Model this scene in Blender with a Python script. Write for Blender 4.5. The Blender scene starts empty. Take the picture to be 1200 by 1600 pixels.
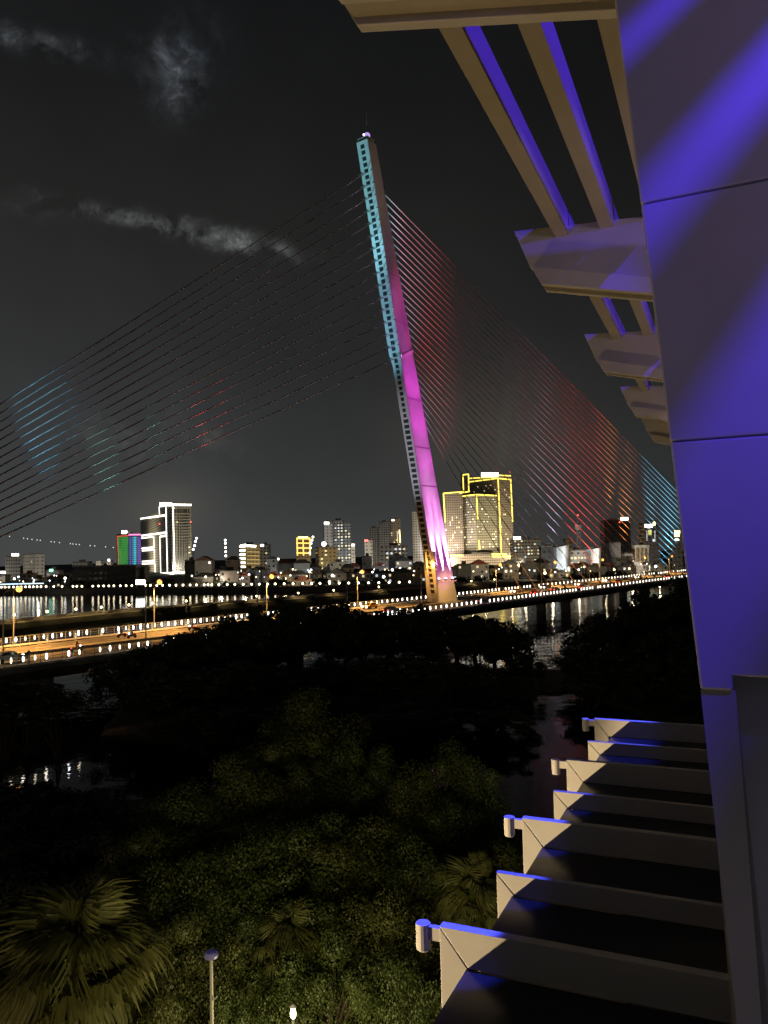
import bpy, math, random
import numpy as np
from mathutils import Vector, Matrix, noise as mnoise

R_ = math.radians
V = Vector
SC = bpy.context.scene
COL = SC.collection
random.seed(7)
rng = np.random.default_rng(7)

# ------------------------------------------------------------------ camera
CAM_Z = 19.0
FPX = 1200.0                      # focal length in pixels of the 1200x1600 photograph
PITCH, ROLL = 3.2, 1.3
cam_d = bpy.data.cameras.new('camera')
cam_d.sensor_fit = 'VERTICAL'
cam_d.sensor_height = 36.0
cam_d.lens = 27.0
cam_d.clip_start = 0.05
cam_d.clip_end = 12000
cam = bpy.data.objects.new('camera', cam_d)
CR = Matrix.Rotation(R_(90 + PITCH), 3, 'X') @ Matrix.Rotation(R_(-ROLL), 3, 'Z')
cam.matrix_world = Matrix.Translation((0, 0, CAM_Z)) @ CR.to_4x4()
COL.objects.link(cam)
SC.camera = cam
CP = V((0, 0, CAM_Z))

def ray(px, py):
    return (CR @ V(((px - 600) / FPX, (800 - py) / FPX, -1.0))).normalized()

def at_depth(px, py, d):            # point of the pixel's ray at world Y = d
    r = ray(px, py)
    return CP + r * (d / r.y)

def at_z(px, py, z):
    r = ray(px, py)
    return CP + r * ((z - CAM_Z) / r.z)

def hit(px, py, p0, n):             # ray with plane
    r = ray(px, py)
    return CP + r * ((p0 - CP).dot(n) / r.dot(n))

def proj(p):
    q = CR.transposed() @ (p - CP)
    return (600 + FPX * q.x / -q.z, 800 - FPX * q.y / -q.z)

# ------------------------------------------------------------------ view and world
SC.view_settings.view_transform = 'Standard'
SC.view_settings.look = 'None'
SC.view_settings.exposure = 0.0
SC.view_settings.gamma = 1.0
SC.cycles.use_denoising = True
SC.cycles.max_bounces = 5
SC.cycles.diffuse_bounces = 2
SC.cycles.glossy_bounces = 3
SC.cycles.transmission_bounces = 3
SC.cycles.sample_clamp_indirect = 3.0
SC.cycles.caustics_reflective = False
SC.cycles.caustics_refractive = False

W = bpy.data.worlds.new('World')
SC.world = W
W.use_nodes = True
nt = W.node_tree
nt.nodes.clear()
class NG:
    """short helper for node maths"""
    def __init__(s, tree): s.t = tree
    def n(s, typ, **kw):
        x = s.t.nodes.new(typ)
        for k, v in kw.items(): setattr(x, k, v)
        return x
    def put(s, sock, v):
        if hasattr(v, 'is_linked') or isinstance(v, bpy.types.NodeSocket): s.t.links.new(v, sock)
        else: sock.default_value = v
    def m(s, op, a, b=0.0, c=0.0, clamp=False):
        x = s.n('ShaderNodeMath', operation=op, use_clamp=clamp)
        s.put(x.inputs[0], a); s.put(x.inputs[1], b); s.put(x.inputs[2], c)
        return x.outputs[0]
    def vm(s, op, a, b=(0, 0, 0)):
        x = s.n('ShaderNodeVectorMath', operation=op)
        s.put(x.inputs[0], a); s.put(x.inputs[1], b)
        return x.outputs['Value'] if op in ('DOT_PRODUCT', 'LENGTH', 'DISTANCE') else x.outputs[0]
    def mix(s, f, a, b, mode='MIX'):
        x = s.n('ShaderNodeMix', data_type='RGBA', blend_type=mode)
        s.put(x.inputs[0], f); s.put(x.inputs[6], a); s.put(x.inputs[7], b)
        return x.outputs[2]
    def ramp(s, f, stops):
        x = s.n('ShaderNodeValToRGB')
        e = x.color_ramp.elements
        while len(e) > 1: e.remove(e[-1])
        e[0].position, e[0].color = stops[0][0], (*stops[0][1], 1)
        for p, c in stops[1:]:
            q = e.new(p); q.color = (*c, 1)
        s.put(x.inputs[0], f)
        return x.outputs[0]
    def noise(s, vec, scale, detail=4, rough=.55, dist=0.0):
        x = s.n('ShaderNodeTexNoise')
        s.put(x.inputs['Vector'], vec)
        x.inputs['Scale'].default_value = scale
        x.inputs['Detail'].default_value = detail
        x.inputs['Roughness'].default_value = rough
        x.inputs['Distortion'].default_value = dist
        return x.outputs['Fac']

g = NG(nt)
tc = g.n('ShaderNodeTexCoord').outputs['Generated']
sep = g.n('ShaderNodeSeparateXYZ'); nt.links.new(tc, sep.inputs[0])
# the deck of low cloud over the city: lit from below near the horizon, darker towards the zenith
sky = g.ramp(sep.outputs['Z'], [(0.0, (.042, .044, .043)), (.10, (.034, .0355, .036)), (.24, (.0225, .0230, .0236)),
                                (.40, (.0146, .0144, .0140)), (.52, (.0088, .0090, .0094)), (.80, (.0036, .0042, .0050))])
# city glow is stronger to the left than over the dark right bank
dk = g.m('MULTIPLY_ADD', sep.outputs['X'], -.75, .98)
sky = g.mix(1.0, sky, g.n('ShaderNodeCombineColor').outputs[0], 'MULTIPLY')
cc = [x for x in nt.nodes if x.bl_idname == 'ShaderNodeCombineColor'][0]
for i in range(3): nt.links.new(dk, cc.inputs[i])
mott = g.m('MULTIPLY_ADD', g.noise(tc, 3.2, 5, .6), .7, .65)
mm = g.n('ShaderNodeCombineColor')
for i in range(3): nt.links.new(mott, mm.inputs[i])
sky = g.mix(1.0, sky, mm.outputs[0], 'MULTIPLY')
puff = g.m('MULTIPLY', g.m('SUBTRACT', g.noise(tc, 24.0, 9, .62, .4), .41), 3.4, clamp=True)
fine = g.m('MULTIPLY', g.m('SUBTRACT', g.noise(tc, 46.0, 9, .66, .6), .47), 6.0, clamp=True)
puff = g.m('MULTIPLY', puff, g.m('MULTIPLY_ADD', fine, .75, .35))
def patch(sky, px, py, ru, rv, ang, col, soft=None):
    d = ray(px, py)
    c = CR @ V((math.cos(R_(ang)), math.sin(R_(ang)), 0)); c = (c - d * c.dot(d)).normalized()
    v = d.cross(c)
    u_ = g.m('DIVIDE', g.vm('DOT_PRODUCT', tc, tuple(c)), ru / FPX)
    v_ = g.m('DIVIDE', g.vm('DOT_PRODUCT', tc, tuple(v)), rv / FPX)
    q = g.m('ADD', g.m('MULTIPLY', u_, u_), g.m('MULTIPLY', v_, v_))
    mk = g.m('POWER', 2.718, g.m('MULTIPLY', q, -1.0))
    mk = g.m('MULTIPLY', mk, g.m('GREATER_THAN', g.vm('DOT_PRODUCT', tc, tuple(d)), 0.0))
    if soft is None: mk = g.m('MULTIPLY', mk, puff)
    cb = g.mix(mk, (0, 0, 0, 1), (*col, 1))
    return g.mix(1.0, sky, cb, 'ADD')
sky = patch(sky, 268, 118, 34, 36, 0, (.120, .135, .155))
sky = patch(sky, 305, 62, 36, 30, 0, (.018, .024, .034))
sky = patch(sky, 35, 62, 80, 13, -12, (.075, .084, .092))
sky = patch(sky, 345, 372, 82, 13, -13, (.300, .315, .320))
sky = patch(sky, 205, 343, 80, 9, -14, (.110, .118, .120))
sky = patch(sky, 60, 322, 60, 16, -5, (.035, .038, .040))
sky = patch(sky, 190, 685, 70, 28, -14, (.045, .045, .043))
sky = patch(sky, 320, 680, 46, 18, -24, (.055, .048, .040))
sky = patch(sky, 765, 690, 120, 95, 0, (.024, .019, .012), 1)
sky = patch(sky, 262, 790, 62, 40, 0, (.030, .026, .018), 1)
sky = patch(sky, 520, 860, 520, 50, 0, (.010, .0105, .0105), 1)
bgn = g.n('ShaderNodeBackground'); nt.links.new(sky, bgn.inputs[0]); bgn.inputs[1].default_value = 1.0
won = g.n('ShaderNodeOutputWorld'); nt.links.new(bgn.outputs[0], won.inputs[0])

# faint moonlight
sd = bpy.data.lights.new('moon', 'SUN'); sd.energy = .012; sd.angle = R_(.5); sd.color = (.8, .88, 1)
so = bpy.data.objects.new('moon', sd); so.rotation_euler = (R_(35), 0, R_(-40)); COL.objects.link(so)

# ------------------------------------------------------------------ materials
MATS = {}
def mat(name, col, rough=.6, var=.25, scale=3.0, metal=0.0, spec=.4, bump=0.0, coords='Object', col2=None, detail=5):
    if name in MATS: return MATS[name]
    m = bpy.data.materials.new(name); m.use_nodes = True
    t = m.node_tree; b = t.nodes['Principled BSDF']; q = NG(t)
    c = q.n('ShaderNodeTexCoord').outputs[coords]
    f = q.noise(c, scale, detail, .6)
    c2 = col2 or tuple(max(0, x * (1 - var)) for x in col)
    c1 = tuple(min(1, x * (1 + var)) for x in col) if col2 is None else col
    f2 = q.m('MULTIPLY_ADD', f, 2.2, -.6, clamp=True)
    t.links.new(q.mix(f2, (*c2, 1), (*c1, 1)), b.inputs['Base Color'])
    b.inputs['Roughness'].default_value = rough
    b.inputs['Metallic'].default_value = metal
    b.inputs['Specular IOR Level'].default_value = spec
    if bump:
        bp = q.n('ShaderNodeBump'); bp.inputs['Strength'].default_value = bump
        t.links.new(q.noise(c, scale * 6, 4), bp.inputs['Height']); t.links.new(bp.outputs[0], b.inputs['Normal'])
    MATS[name] = m
    return m

def glow(name, col, s, sample=False):
    if name in MATS: return MATS[name]
    m = bpy.data.materials.new(name); m.use_nodes = True
    b = m.node_tree.nodes['Principled BSDF']
    b.inputs['Base Color'].default_value = (*[min(.8, x) for x in col], 1)
    b.inputs['Emission Color'].default_value = (*col, 1)
    b.inputs['Emission Strength'].default_value = s
    m.cycles.emission_sampling = 'AUTO' if sample else 'NONE'
    MATS[name] = m
    return m

def facade(name, wall, glass, pu, pv, fu=(.22, .78), fv=(.28, .74), var=.15):
    """plastered wall with a regular grid of dark glazing, laid out in metres on the UVs"""
    if name in MATS: return MATS[name]
    m = bpy.data.materials.new(name); m.use_nodes = True
    t = m.node_tree; b = t.nodes['Principled BSDF']; q = NG(t)
    uv = q.n('ShaderNodeTexCoord').outputs['UV']
    sp = q.n('ShaderNodeSeparateXYZ'); t.links.new(uv, sp.inputs[0])
    u = q.m('FRACT', q.m('DIVIDE', sp.outputs[0], pu)); v = q.m('FRACT', q.m('DIVIDE', sp.outputs[1], pv))
    k = q.m('MULTIPLY', q.m('MULTIPLY', q.m('GREATER_THAN', u, fu[0]), q.m('LESS_THAN', u, fu[1])),
            q.m('MULTIPLY', q.m('GREATER_THAN', v, fv[0]), q.m('LESS_THAN', v, fv[1])))
    f = q.noise(uv, .09, 5, .6)
    wc = q.mix(f, (*[x * (1 - var * 2) for x in wall], 1), (*[x * (1 + var) for x in wall], 1))
    wn = q.n('ShaderNodeTexWhiteNoise'); wn.noise_dimensions = '2D'
    cell = q.n('ShaderNodeCombineXYZ')
    t.links.new(q.m('FLOOR', q.m('DIVIDE', sp.outputs[0], pu)), cell.inputs[0])
    t.links.new(q.m('FLOOR', q.m('DIVIDE', sp.outputs[1], pv)), cell.inputs[1])
    t.links.new(cell.outputs[0], wn.inputs['Vector'])
    gc = q.mix(q.m('POWER', wn.outputs[0], 3.0), (*glass, 1), (*[x * 3 + .02 for x in glass], 1))
    t.links.new(q.mix(k, wc, gc), b.inputs['Base Color'])
    t.links.new(q.m('MULTIPLY_ADD', k, -.5, .7), b.inputs['Roughness'])
    MATS[name] = m
    return m

# ------------------------------------------------------------------ mesh building
ORG = {}
def tag(o, label=None, cat=None, group=None, kind=None):
    if label: o['label'] = label
    if cat: o['category'] = cat
    if group: o['group'] = group
    if kind: o['kind'] = kind
    return o

def thing(name, loc, label, cat, group=None, rz=0.0):
    o = bpy.data.objects.new(name, None); COL.objects.link(o)
    o.empty_display_size = .3
    o.location = loc; o.rotation_euler.z = rz
    ORG[o.name] = V(loc)
    return tag(o, label, cat, group)

class MB:
    def __init__(s): s.v = []; s.f = []
    def add(s, vs, fs):
        n = len(s.v); s.v += [tuple(p) for p in vs]; s.f += [tuple(i + n for i in f) for f in fs]; return s
    def hexa(s, p):      # 8 points, bottom ring then top ring
        return s.add(p, [(3, 2, 1, 0), (4, 5, 6, 7), (0, 1, 5, 4), (1, 2, 6, 5), (2, 3, 7, 6), (3, 0, 4, 7)])
    def obox(s, c, a, b, h):   # centre and three half vectors
        c, a, b, h = V(c), V(a), V(b), V(h)
        return s.hexa([c - a - b - h, c + a - b - h, c + a + b - h, c - a + b - h,
                       c - a - b + h, c + a - b + h, c + a + b + h, c - a + b + h])
    def box(s, x0, x1, y0, y1, z0, z1):
        return s.obox(((x0 + x1) / 2, (y0 + y1) / 2, (z0 + z1) / 2), ((x1 - x0) / 2, 0, 0), (0, (y1 - y0) / 2, 0), (0, 0, (z1 - z0) / 2))
    def bar(s, p0, p1, w, h, up=(0, 0, 1)):
        p0, p1, up = V(p0), V(p1), V(up)
        d = (p1 - p0); u = d.normalized(); r = u.cross(up)
        if r.length < 1e-4: r = u.cross(V((1, 0, 0)))
        r.normalize(); t = r.cross(u)
        return s.obox((p0 + p1) / 2, d / 2, r * (w / 2) * -1, t * (h / 2))
    def prism(s, poly, ext):
        poly = [V(p) for p in poly]; e = V(ext); n = len(poly)
        nrm = V((0, 0, 0))
        for i in range(n): nrm += (poly[i] - poly[0]).cross(poly[(i + 1) % n] - poly[0])
        if nrm.dot(e) > 0: poly.reverse()
        vs = poly + [p + e for p in poly]
        fs = [tuple(range(n)), tuple(range(2 * n - 1, n - 1, -1))]
        fs += [(i, i + n, (i + 1) % n + n, (i + 1) % n) for i in range(n)]
        return s.add(vs, fs)
    def tube(s, pts, rad, n=8, cap=True):
        pts = [V(p) for p in pts]
        if not hasattr(rad, '__len__'): rad = [rad] * len(pts)
        rings = []; ref = None
        for i, p in enumerate(pts):
            d = (pts[min(i + 1, len(pts) - 1)] - pts[max(i - 1, 0)]).normalized()
            if ref is None: ref = d.orthogonal().normalized()
            ref = (ref - d * ref.dot(d)).normalized(); b = d.cross(ref)
            rings.append([p + (ref * math.cos(2 * math.pi * k / n) + b * math.sin(2 * math.pi * k / n)) * rad[i] for k in range(n)])
        vs = [q for r in rings for q in r]; fs = []
        for i in range(len(pts) - 1):
            for k in range(n):
                a = i * n + k; b_ = i * n + (k + 1) % n
                fs.append((a, b_, b_ + n, a + n))
        if cap: fs += [tuple(range(n - 1, -1, -1)), tuple(range((len(pts) - 1) * n, len(pts) * n))]
        return s.add(vs, fs)
    def lathe(s, c, prof, n=12):
        c = V(c)
        return s.tube_rings([[c + V((r * math.cos(2 * math.pi * k / n), r * math.sin(2 * math.pi * k / n), z)) for k in range(n)] for r, z in prof])
    def tube_rings(s, rings):
        n = len(rings[0]); vs = [q for r in rings for q in r]; fs = []
        for i in range(len(rings) - 1):
            for k in range(n):
                a = i * n + k; b = i * n + (k + 1) % n
                fs.append((a, b, b + n, a + n))
        fs += [tuple(range(n - 1, -1, -1)), tuple(range((len(rings) - 1) * n, len(rings) * n))]
        return s.add(vs, fs)
    def ball(s, c, r, n=10, m=6):
        return s.lathe(c, [(max(.001, r * math.sin(math.pi * i / m)), -r * math.cos(math.pi * i / m)) for i in range(m + 1)], n)
    def build(s, name, m, parent=None, uv=False, bevel=0.0, smooth=False, org=None):
        o0 = org if org is not None else (ORG[parent.name] if parent is not None else V((0, 0, 0)))
        me = bpy.data.meshes.new(name)
        me.from_pydata([(p[0] - o0[0], p[1] - o0[1], p[2] - o0[2]) for p in s.v], [], s.f)
        if uv:
            L = me.uv_layers.new(name='UVMap'); arr = []
            for p in me.polygons:
                nn = p.normal
                tt = V((0, 0, 1)).cross(nn)
                tt = tt.normalized() if tt.length > .2 else V((1, 0, 0))
                for vi in p.vertices:
                    co = me.vertices[vi].co
                    arr += [co.dot(tt) + 500, co.z + 500] if abs(nn.z) < .8 else [0.0, 0.0]
            L.data.foreach_set('uv', arr)
        if m is not None: me.materials.append(m)
        if smooth: me.polygons.foreach_set('use_smooth', [True] * len(me.polygons))
        me.update()
        o = bpy.data.objects.new(name, me); COL.objects.link(o)
        if parent is not None: o.parent = parent
        elif org is not None: o.location = org
        ORG[o.name] = V(o0)
        if bevel:
            b = o.modifiers.new('bevel', 'BEVEL'); b.width = bevel; b.segments = 2; b.limit_method = 'ANGLE'
        return o

def copy_tree(o, parent=None):
    c = o.copy(); COL.objects.link(c)
    if parent is not None: c.parent = parent
    for ch in o.children: copy_tree(ch, c)
    return c

_unit = {}
def unit_box(m):
    if m.name not in _unit:
        me = bpy.data.meshes.new('window_block')
        b = MB().box(-.5, .5, -.5, .5, -.5, .5); me.from_pydata(b.v, [], b.f); me.materials.append(m); me.update()
        _unit[m.name] = me
    return _unit[m.name]
def block(name, m, parent, c, size, rz=0.0, kind=None):       # a small box that shares its mesh
    o = bpy.data.objects.new(name, unit_box(m)); COL.objects.link(o)
    o.parent = parent
    o.location = V(c) - ORG[parent.name]; o.scale = size; o.rotation_euler.z = rz
    ORG[o.name] = V(c)
    return o

def lamp(name, typ, loc, col, power, aim=None, cone=None, blend=.3, radius=.1, parent=None):
    d = bpy.data.lights.new(name, typ); d.color = col; d.energy = power
    d.shadow_soft_size = radius
    if typ == 'SPOT':
        d.spot_size = cone; d.spot_blend = blend
    o = bpy.data.objects.new(name, d); COL.objects.link(o)
    o.location = loc
    if aim is not None: o.rotation_euler = (V(aim) - V(loc)).to_track_quat('-Z', 'Y').to_euler()
    if parent is not None:
        o.parent = parent; o.location = V(loc) - ORG[parent.name]
    return o

def struct(name, mb, m, **kw): return tag(mb.build(name, m, **kw), kind='structure')
#==SECTION==
# ------------------------------------------------------------------ ground and water
def M(strength=.11, name='river_water'):
    m = bpy.data.materials.new(name); m.use_nodes = True
    t = m.node_tree; b = t.nodes['Principled BSDF']; q = NG(t)
    b.inputs['Base Color'].default_value = (.006, .009, .012, 1)
    b.inputs['Roughness'].default_value = .035
    b.inputs['IOR'].default_value = 1.33
    co = q.n('ShaderNodeTexCoord').outputs['Object']
    h = q.m('ADD', q.m('MULTIPLY', q.noise(co, .55, 3, .55), 1.0), q.m('MULTIPLY', q.noise(co, .11, 2, .5), 1.6))
    bp = q.n('ShaderNodeBump'); bp.inputs['Strength'].default_value = strength; bp.inputs['Distance'].default_value = .6
    t.links.new(h, bp.inputs['Height']); t.links.new(bp.outputs[0], b.inputs['Normal'])
    return m
WATER = M()
struct('water', MB().add([(-1800, -60, 0), (1800, -60, 0), (1800, 1500, 0), (-1800, 1500, 0)], [(0, 1, 2, 3)]), WATER)

struct('inlet_water', MB().add([(-90, 48, .004), (60, 48, .004), (60, 86, .004), (-90, 86, .004)], [(0, 1, 2, 3)]), M(.035, 'calm_inlet_water'))
def slab(poly, z0, z1):
    return MB().prism([(x, y, z0) for x, y in poly], (0, 0, z1 - z0))
def rough_poly(pts, amp, seed, sub=6):
    r = random.Random(seed); out = []
    for i in range(len(pts)):
        a, b = V(pts[i]), V(pts[(i + 1) % len(pts)])
        for k in range(sub):
            p = a.lerp(b, k / sub); out.append((p.x + r.uniform(-amp, amp), p.y + r.uniform(-amp, amp)))
    return out
SOIL = mat('dark_soil_and_grass', (.045, .05, .022), .95, .5, .6, bump=.4, col2=(.02, .016, .01))
struct('near_bank', slab(rough_poly([(-70, -40), (60, -40), (60, 58), (22, 58), (18, 52), (9, 52), (7, 61), (-26, 60), (-34, 55), (-70, 62)], .8, 1), -1.5, .8), SOIL)
struct('mud_bank', slab(rough_poly([(-32, 84), (-18, 79), (6, 82), (14, 104), (26, 106), (29, 82), (60, 78), (62, 134), (38, 132), (29, 121), (16, 122), (10, 132), (-10, 128), (-34, 106)], 1.0, 2), -1.5, .55), SOIL)
CITY = mat('city_ground', (.05, .05, .045), .95, .4, .05)
SHORE = [(-2400, 640), (-700, 560), (-260, 486), (-100, 436), (0, 408), (150, 420), (400, 470), (900, 520), (2400, 560)]
struct('ground', slab(SHORE + [(2400, 9000), (-2400, 9000)], -3, 2.0), CITY)
def shore_y(x):
    for (a, b), (c, d) in zip(SHORE, SHORE[1:]):
        if a <= x <= c: return b + (d - b) * (x - a) / (c - a)
    return 560
# concrete river wall along the far promenade, and the promenade paving
qw = MB(); pv = MB()
for (a, b), (c, d) in zip(SHORE[1:], SHORE[2:]):
    qw.bar((a, b - .35, 1.4), (c, d - .35, 1.4), .7, 3.4)
    pv.add([(a, b + .4, 2.012), (c, d + .4, 2.012), (c, d + 14, 2.012), (a, b + 14, 2.012)], [(0, 1, 2, 3)])
STONE = mat('river_wall_stone', (.16, .15, .13), .85, .3, .3)
tag(qw.build('river_wall', STONE), 'long low stone river wall under the far promenade lamps', 'wall')
struct('promenade', pv, mat('promenade_paving', (.2, .19, .17), .8, .2, .5))
# ------------------------------------------------------------------ the hotel we stand in
AF = math.atan(539 / FPX)
_v = ray(1139, 855)
AF = math.atan2(_v.x, _v.y)
F = V((math.sin(AF), math.cos(AF), 0)); N = V((math.cos(AF), -math.sin(AF), 0)); Z = V((0, 0, 1))
def P(t, r, h): return F * t + N * r + Z * (CAM_Z + h)
def tr(p): return (p.dot(F), p.dot(N), p.z - CAM_Z)
def on_t(px, py, t):                # pixel on the cross-section plane at distance t along the facade
    q = tr(hit(px, py, P(t, 0, 0), F)); return q[1], q[2]

PAINT = mat('white_wall_paint', (.56, .54, .53), .5, .16, .9, bump=.05, detail=10)
PAINT2 = mat('grey_pier_paint', (.40, .38, .37), .6, .12, 1.4, bump=.03)
METAL = mat('cream_powder_coat', (.56, .52, .46), .42, .07, 2.2)
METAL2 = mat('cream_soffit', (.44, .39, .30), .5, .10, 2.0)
DARKM = mat('dark_bronze_frame', (.03, .03, .032), .35, .2, 4)

TW = 2.15
hotel = thing('hotel_building', P(TW, 1.0, -CAM_Z + .8), 'white panelled hotel wall washed with bands of violet light', 'building')
def wall_poly(pix, th, t=TW, push=0.0):
    return MB().prism([P(t + push, *on_t(x, y, t)) for x, y in pix], F * th)
R_FAR = 4.0
def wp(x, y): return P(TW, *on_t(x, y, TW))
def right(y_at_1200):               # a point far to the right on the level through (1200, y)
    r, h = on_t(1200, y_at_1200, TW); return h
def panel(lt, lb, rt, rb, push=0.0, th=.24, rl=None):
    a, b = on_t(*lt, TW), on_t(*lb, TW)
    return MB().prism([P(TW + push, *a), P(TW + push, R_FAR, rt), P(TW + push, R_FAR, rb), P(TW + push, *b)], F * th)
h1t = on_t(1001, 318, TW)[1]; h1b = on_t(1001.4, 319.7, TW)[1]
h2t = on_t(1047, 690, TW)[1]; h2b = on_t(1047.3, 691.3, TW)[1]
h3 = on_t(1145, 1056, TW)[1]; h3b = on_t(1095, 1078, TW)[1]
panel((932, -220), (1001, 318.5), on_t(932, -220, TW)[1], h1t).build('wall_panel', PAINT, hotel, bevel=.006)
panel((1001.4, 319.7), (1046.6, 690), h1b, h2t).build('wall_panel', PAINT, hotel, bevel=.006)
# lower panel with a step cut into its lower right
b3 = MB(); e3 = on_t(1047.3, 691.3, TW); e4 = on_t(1094.5, 1077, TW); e5 = on_t(1144.5, 1057, TW)
b3.prism([P(TW, *e3), P(TW, R_FAR, e3[1]), P(TW, R_FAR, e5[1]), P(TW, e5[0], e5[1]), P(TW, e5[0], e4[1]), P(TW, *e4)], F * .24)
b3.build('wall_panel', PAINT, hotel, bevel=.006)
# slim pier under it, set back a little, and the recessed bay to its right
e6 = on_t(1098.5, 1083, TW); e7 = on_t(1157, 1625, TW); e8 = on_t(1189, 1625, TW)
drop = 11.0
def down(a, b):                     # follow the edge a-b further down
    k = drop / (a[1] - b[1]); return (a[0] + (b[0] - a[0]) * k, a[1] - drop)
e7d, e8d = down(e6, e7), down(e5, e8)
MB().prism([P(TW + .012, e6[0], e4[1] - .006), P(TW + .012, e5[0], e4[1] - .006), P(TW + .012, *e8d), P(TW + .012, *e7d)], F * .22).build('pier', PAINT2, hotel, bevel=.006)
MB().prism([P(TW + .10, e5[0] - .05, e5[1] + .1), P(TW + .10, R_FAR, e5[1] + .1), P(TW + .10, R_FAR, e8d[1]), P(TW + .10, e8d[0] - .1, e8d[1])], F * .1).build('recessed_panel', PAINT, hotel)
bk = MB().prism([P(TW + .010, on_t(970, 0, TW)[0], 2.2), P(TW + .010, R_FAR - .01, 2.2), P(TW + .010, R_FAR - .01, h3 + .1), P(TW + .010, on_t(1092, 1040, TW)[0] + .02, h3 + .1), P(TW + .010, on_t(1047, 690, TW)[0] + .03, h2t)], F * .2)
bk.build('backing_wall', mat('joint_shadow_gap', (.42, .41, .41), .8, .1, 3), hotel)
# the long facade behind the pier
fb = MB()
fb.obox(P(19, 3.2, -6.0), F * 16.5, N * 1.4, Z * 13)
fb.build('facade', PAINT2, hotel)

# --- sunshade: brackets out from the wall carrying slats along it
S_BAY = 3.2
T2 = 5.82
shade = thing('sunshade', P(T2, .6, 2.0), 'cream sunshade of upward tapered brackets and long slats high on the hotel wall', 'sunshade')
bp_ = [on_t(x, y, T2) for x, y in ((803, 361), (840, 420), (829, 419), (848, 447), (1003, 338), (1018, 462), (1017, 436))]
tipT, web0, fl0, fl1 = bp_[0], bp_[1], bp_[2], bp_[3]
def on_line(a, b, r):
    return a[1] + (b[1] - a[1]) * (r - a[0]) / (b[0] - a[0])
RW = 1.75
hTop = on_line(bp_[0], bp_[4], RW); hBot = on_line(bp_[3], bp_[5], RW); hFl = on_line(bp_[2], bp_[6], RW)
hTop = min(hTop, tipT[1] + .22)
for k in range(5):
    t = T2 + S_BAY * (k - 1) - (.16 if k == 0 else 0)
    web = MB().prism([P(t, *tipT), P(t, fl0[0] + .0, fl0[1]), P(t, RW, hFl), P(t, RW, hTop)], F * .06)
    wb = web.build('bracket', METAL, shade, bevel=.004)
    # bottom flange: two lips with a shadowed channel between
    for dt, hh in ((-.055, .045), (.115, .06)):
        lip = MB().prism([P(t + dt, fl0[0] + .01, fl0[1] - .004), P(t + dt, fl1[0], fl1[1]), P(t + dt, RW, hBot), P(t + dt, RW, hFl - .004)], F * .05)
        lip.build('flange_lip', METAL, wb, bevel=.004)
    MB().prism([P(t - .005, fl0[0] + .03, fl0[1] - .004), P(t - .005, fl1[0] - .01, fl1[1] + .035), P(t - .005, RW, hBot + .035), P(t - .005, RW, hFl - .004)], F * .12).build('channel_web', METAL2, wb)
sl_a = on_t(868, 368, T2), on_t(888, 366, T2)
sl_b = on_t(938, 360, T2), on_t(957, 358, T2)
w_ = sl_a[1][0] - sl_a[0][0]
hs = (sl_a[0][1] + sl_b[0][1]) / 2
gap = sl_b[0][0] - sl_a[0][0]
for i in range(5):
    r0 = sl_a[0][0] + gap * i
    for k in range(-1, 4):
        t0 = T2 + S_BAY * (k - 1) + .063 - (.16 if k == 0 else 0); t1 = T2 + S_BAY * k - .003
        if r0 > -.3 and k < 1: continue
        if k < 0: continue
        MB().obox(P((t0 + t1) / 2, r0 + w_ / 2, hs + .10), F * ((t1 - t0) / 2), N * (w_ / 2), Z * .10).build('slat', METAL2, shade)

# --- blue floodlights on the facade, one per bay; the near one shines down through added gobo blades
BLUE = (.062, .018, 1.0)
lines = [((1060, 680), (1200, 475)), ((1010, 392), (1200, 188)), ((1000, 290), (1200, 66)), ((972, 105), (1075, 0)), ((970, 64), (1032, 0))]
L2 = [(V(on_t(*a, TW)), V(on_t(*b, TW))) for a, b in lines]
S0 = V((1.30, 2.42))
def flood(t, S, power, aim, cone, name='floodlight', label='', blend=.25, rad=.02):
    c = P(t, S.x, S.y)
    o = thing(name, c, label, 'floodlight', 'violet floodlights along the hotel facade')
    d = (aim - c).normalized()
    MB().tube([c - d * .16, c - d * .03], [.05, .065], 12).build('housing', DARKM, o, smooth=False)
    MB().tube([c - d * .035, c - d * .028], [.058, .058], 12).build('lens', glow('violet_lens', (.2, .12, 1), 6), o)
    MB().bar(c - d * .12, P(t, 1.79, S.y + .02), .03, .03).build('arm', DARKM, o)
    lamp('flood_lamp', 'SPOT', c + d * .01, BLUE, power, aim, R_(cone), blend, rad, o)
    return o
FL_T = .55
flood(FL_T, S0, 300, P(TW, -.02, .55), 100, label='violet floodlight shining down across the near wall panels', rad=.016)
# louvre blades added out of view between that lamp and the wall, shaped to cut its light into the diagonal bands
lv = thing('gobo_blades', P(FL_T + .6, .9, 1.9), 'added unseen louvre blades under the near violet floodlight', 'gobo')
def ang_of(pair):
    m = (pair[0] + pair[1]) / 2 - S0
    return math.atan2(m.y, m.x) % (2 * math.pi)
angs = [ang_of(p) for p in L2]
a_low = ang_of((V(on_t(1200, 1012, TW)), V(on_t(1145, 1057, TW))))
for a0, a1 in ((angs[0], angs[1]), (angs[2], angs[3]), (angs[4], angs[4] - .25), (a_low + .5, a_low)):
    rr = .42
    A = S0 + V((math.cos(a0), math.sin(a0))) * rr; B = S0 + V((math.cos(a1), math.sin(a1))) * rr
    nn = (A + B) / 2 - S0; nn.normalize()
    MB().prism([P(FL_T - .9, *A), P(FL_T - .9, *B), P(FL_T - .9, *(B + nn * .02)), P(FL_T - .9, *(A + nn * .02))], F * (TW - FL_T + .88)).build('blade', METAL2, lv)
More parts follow.
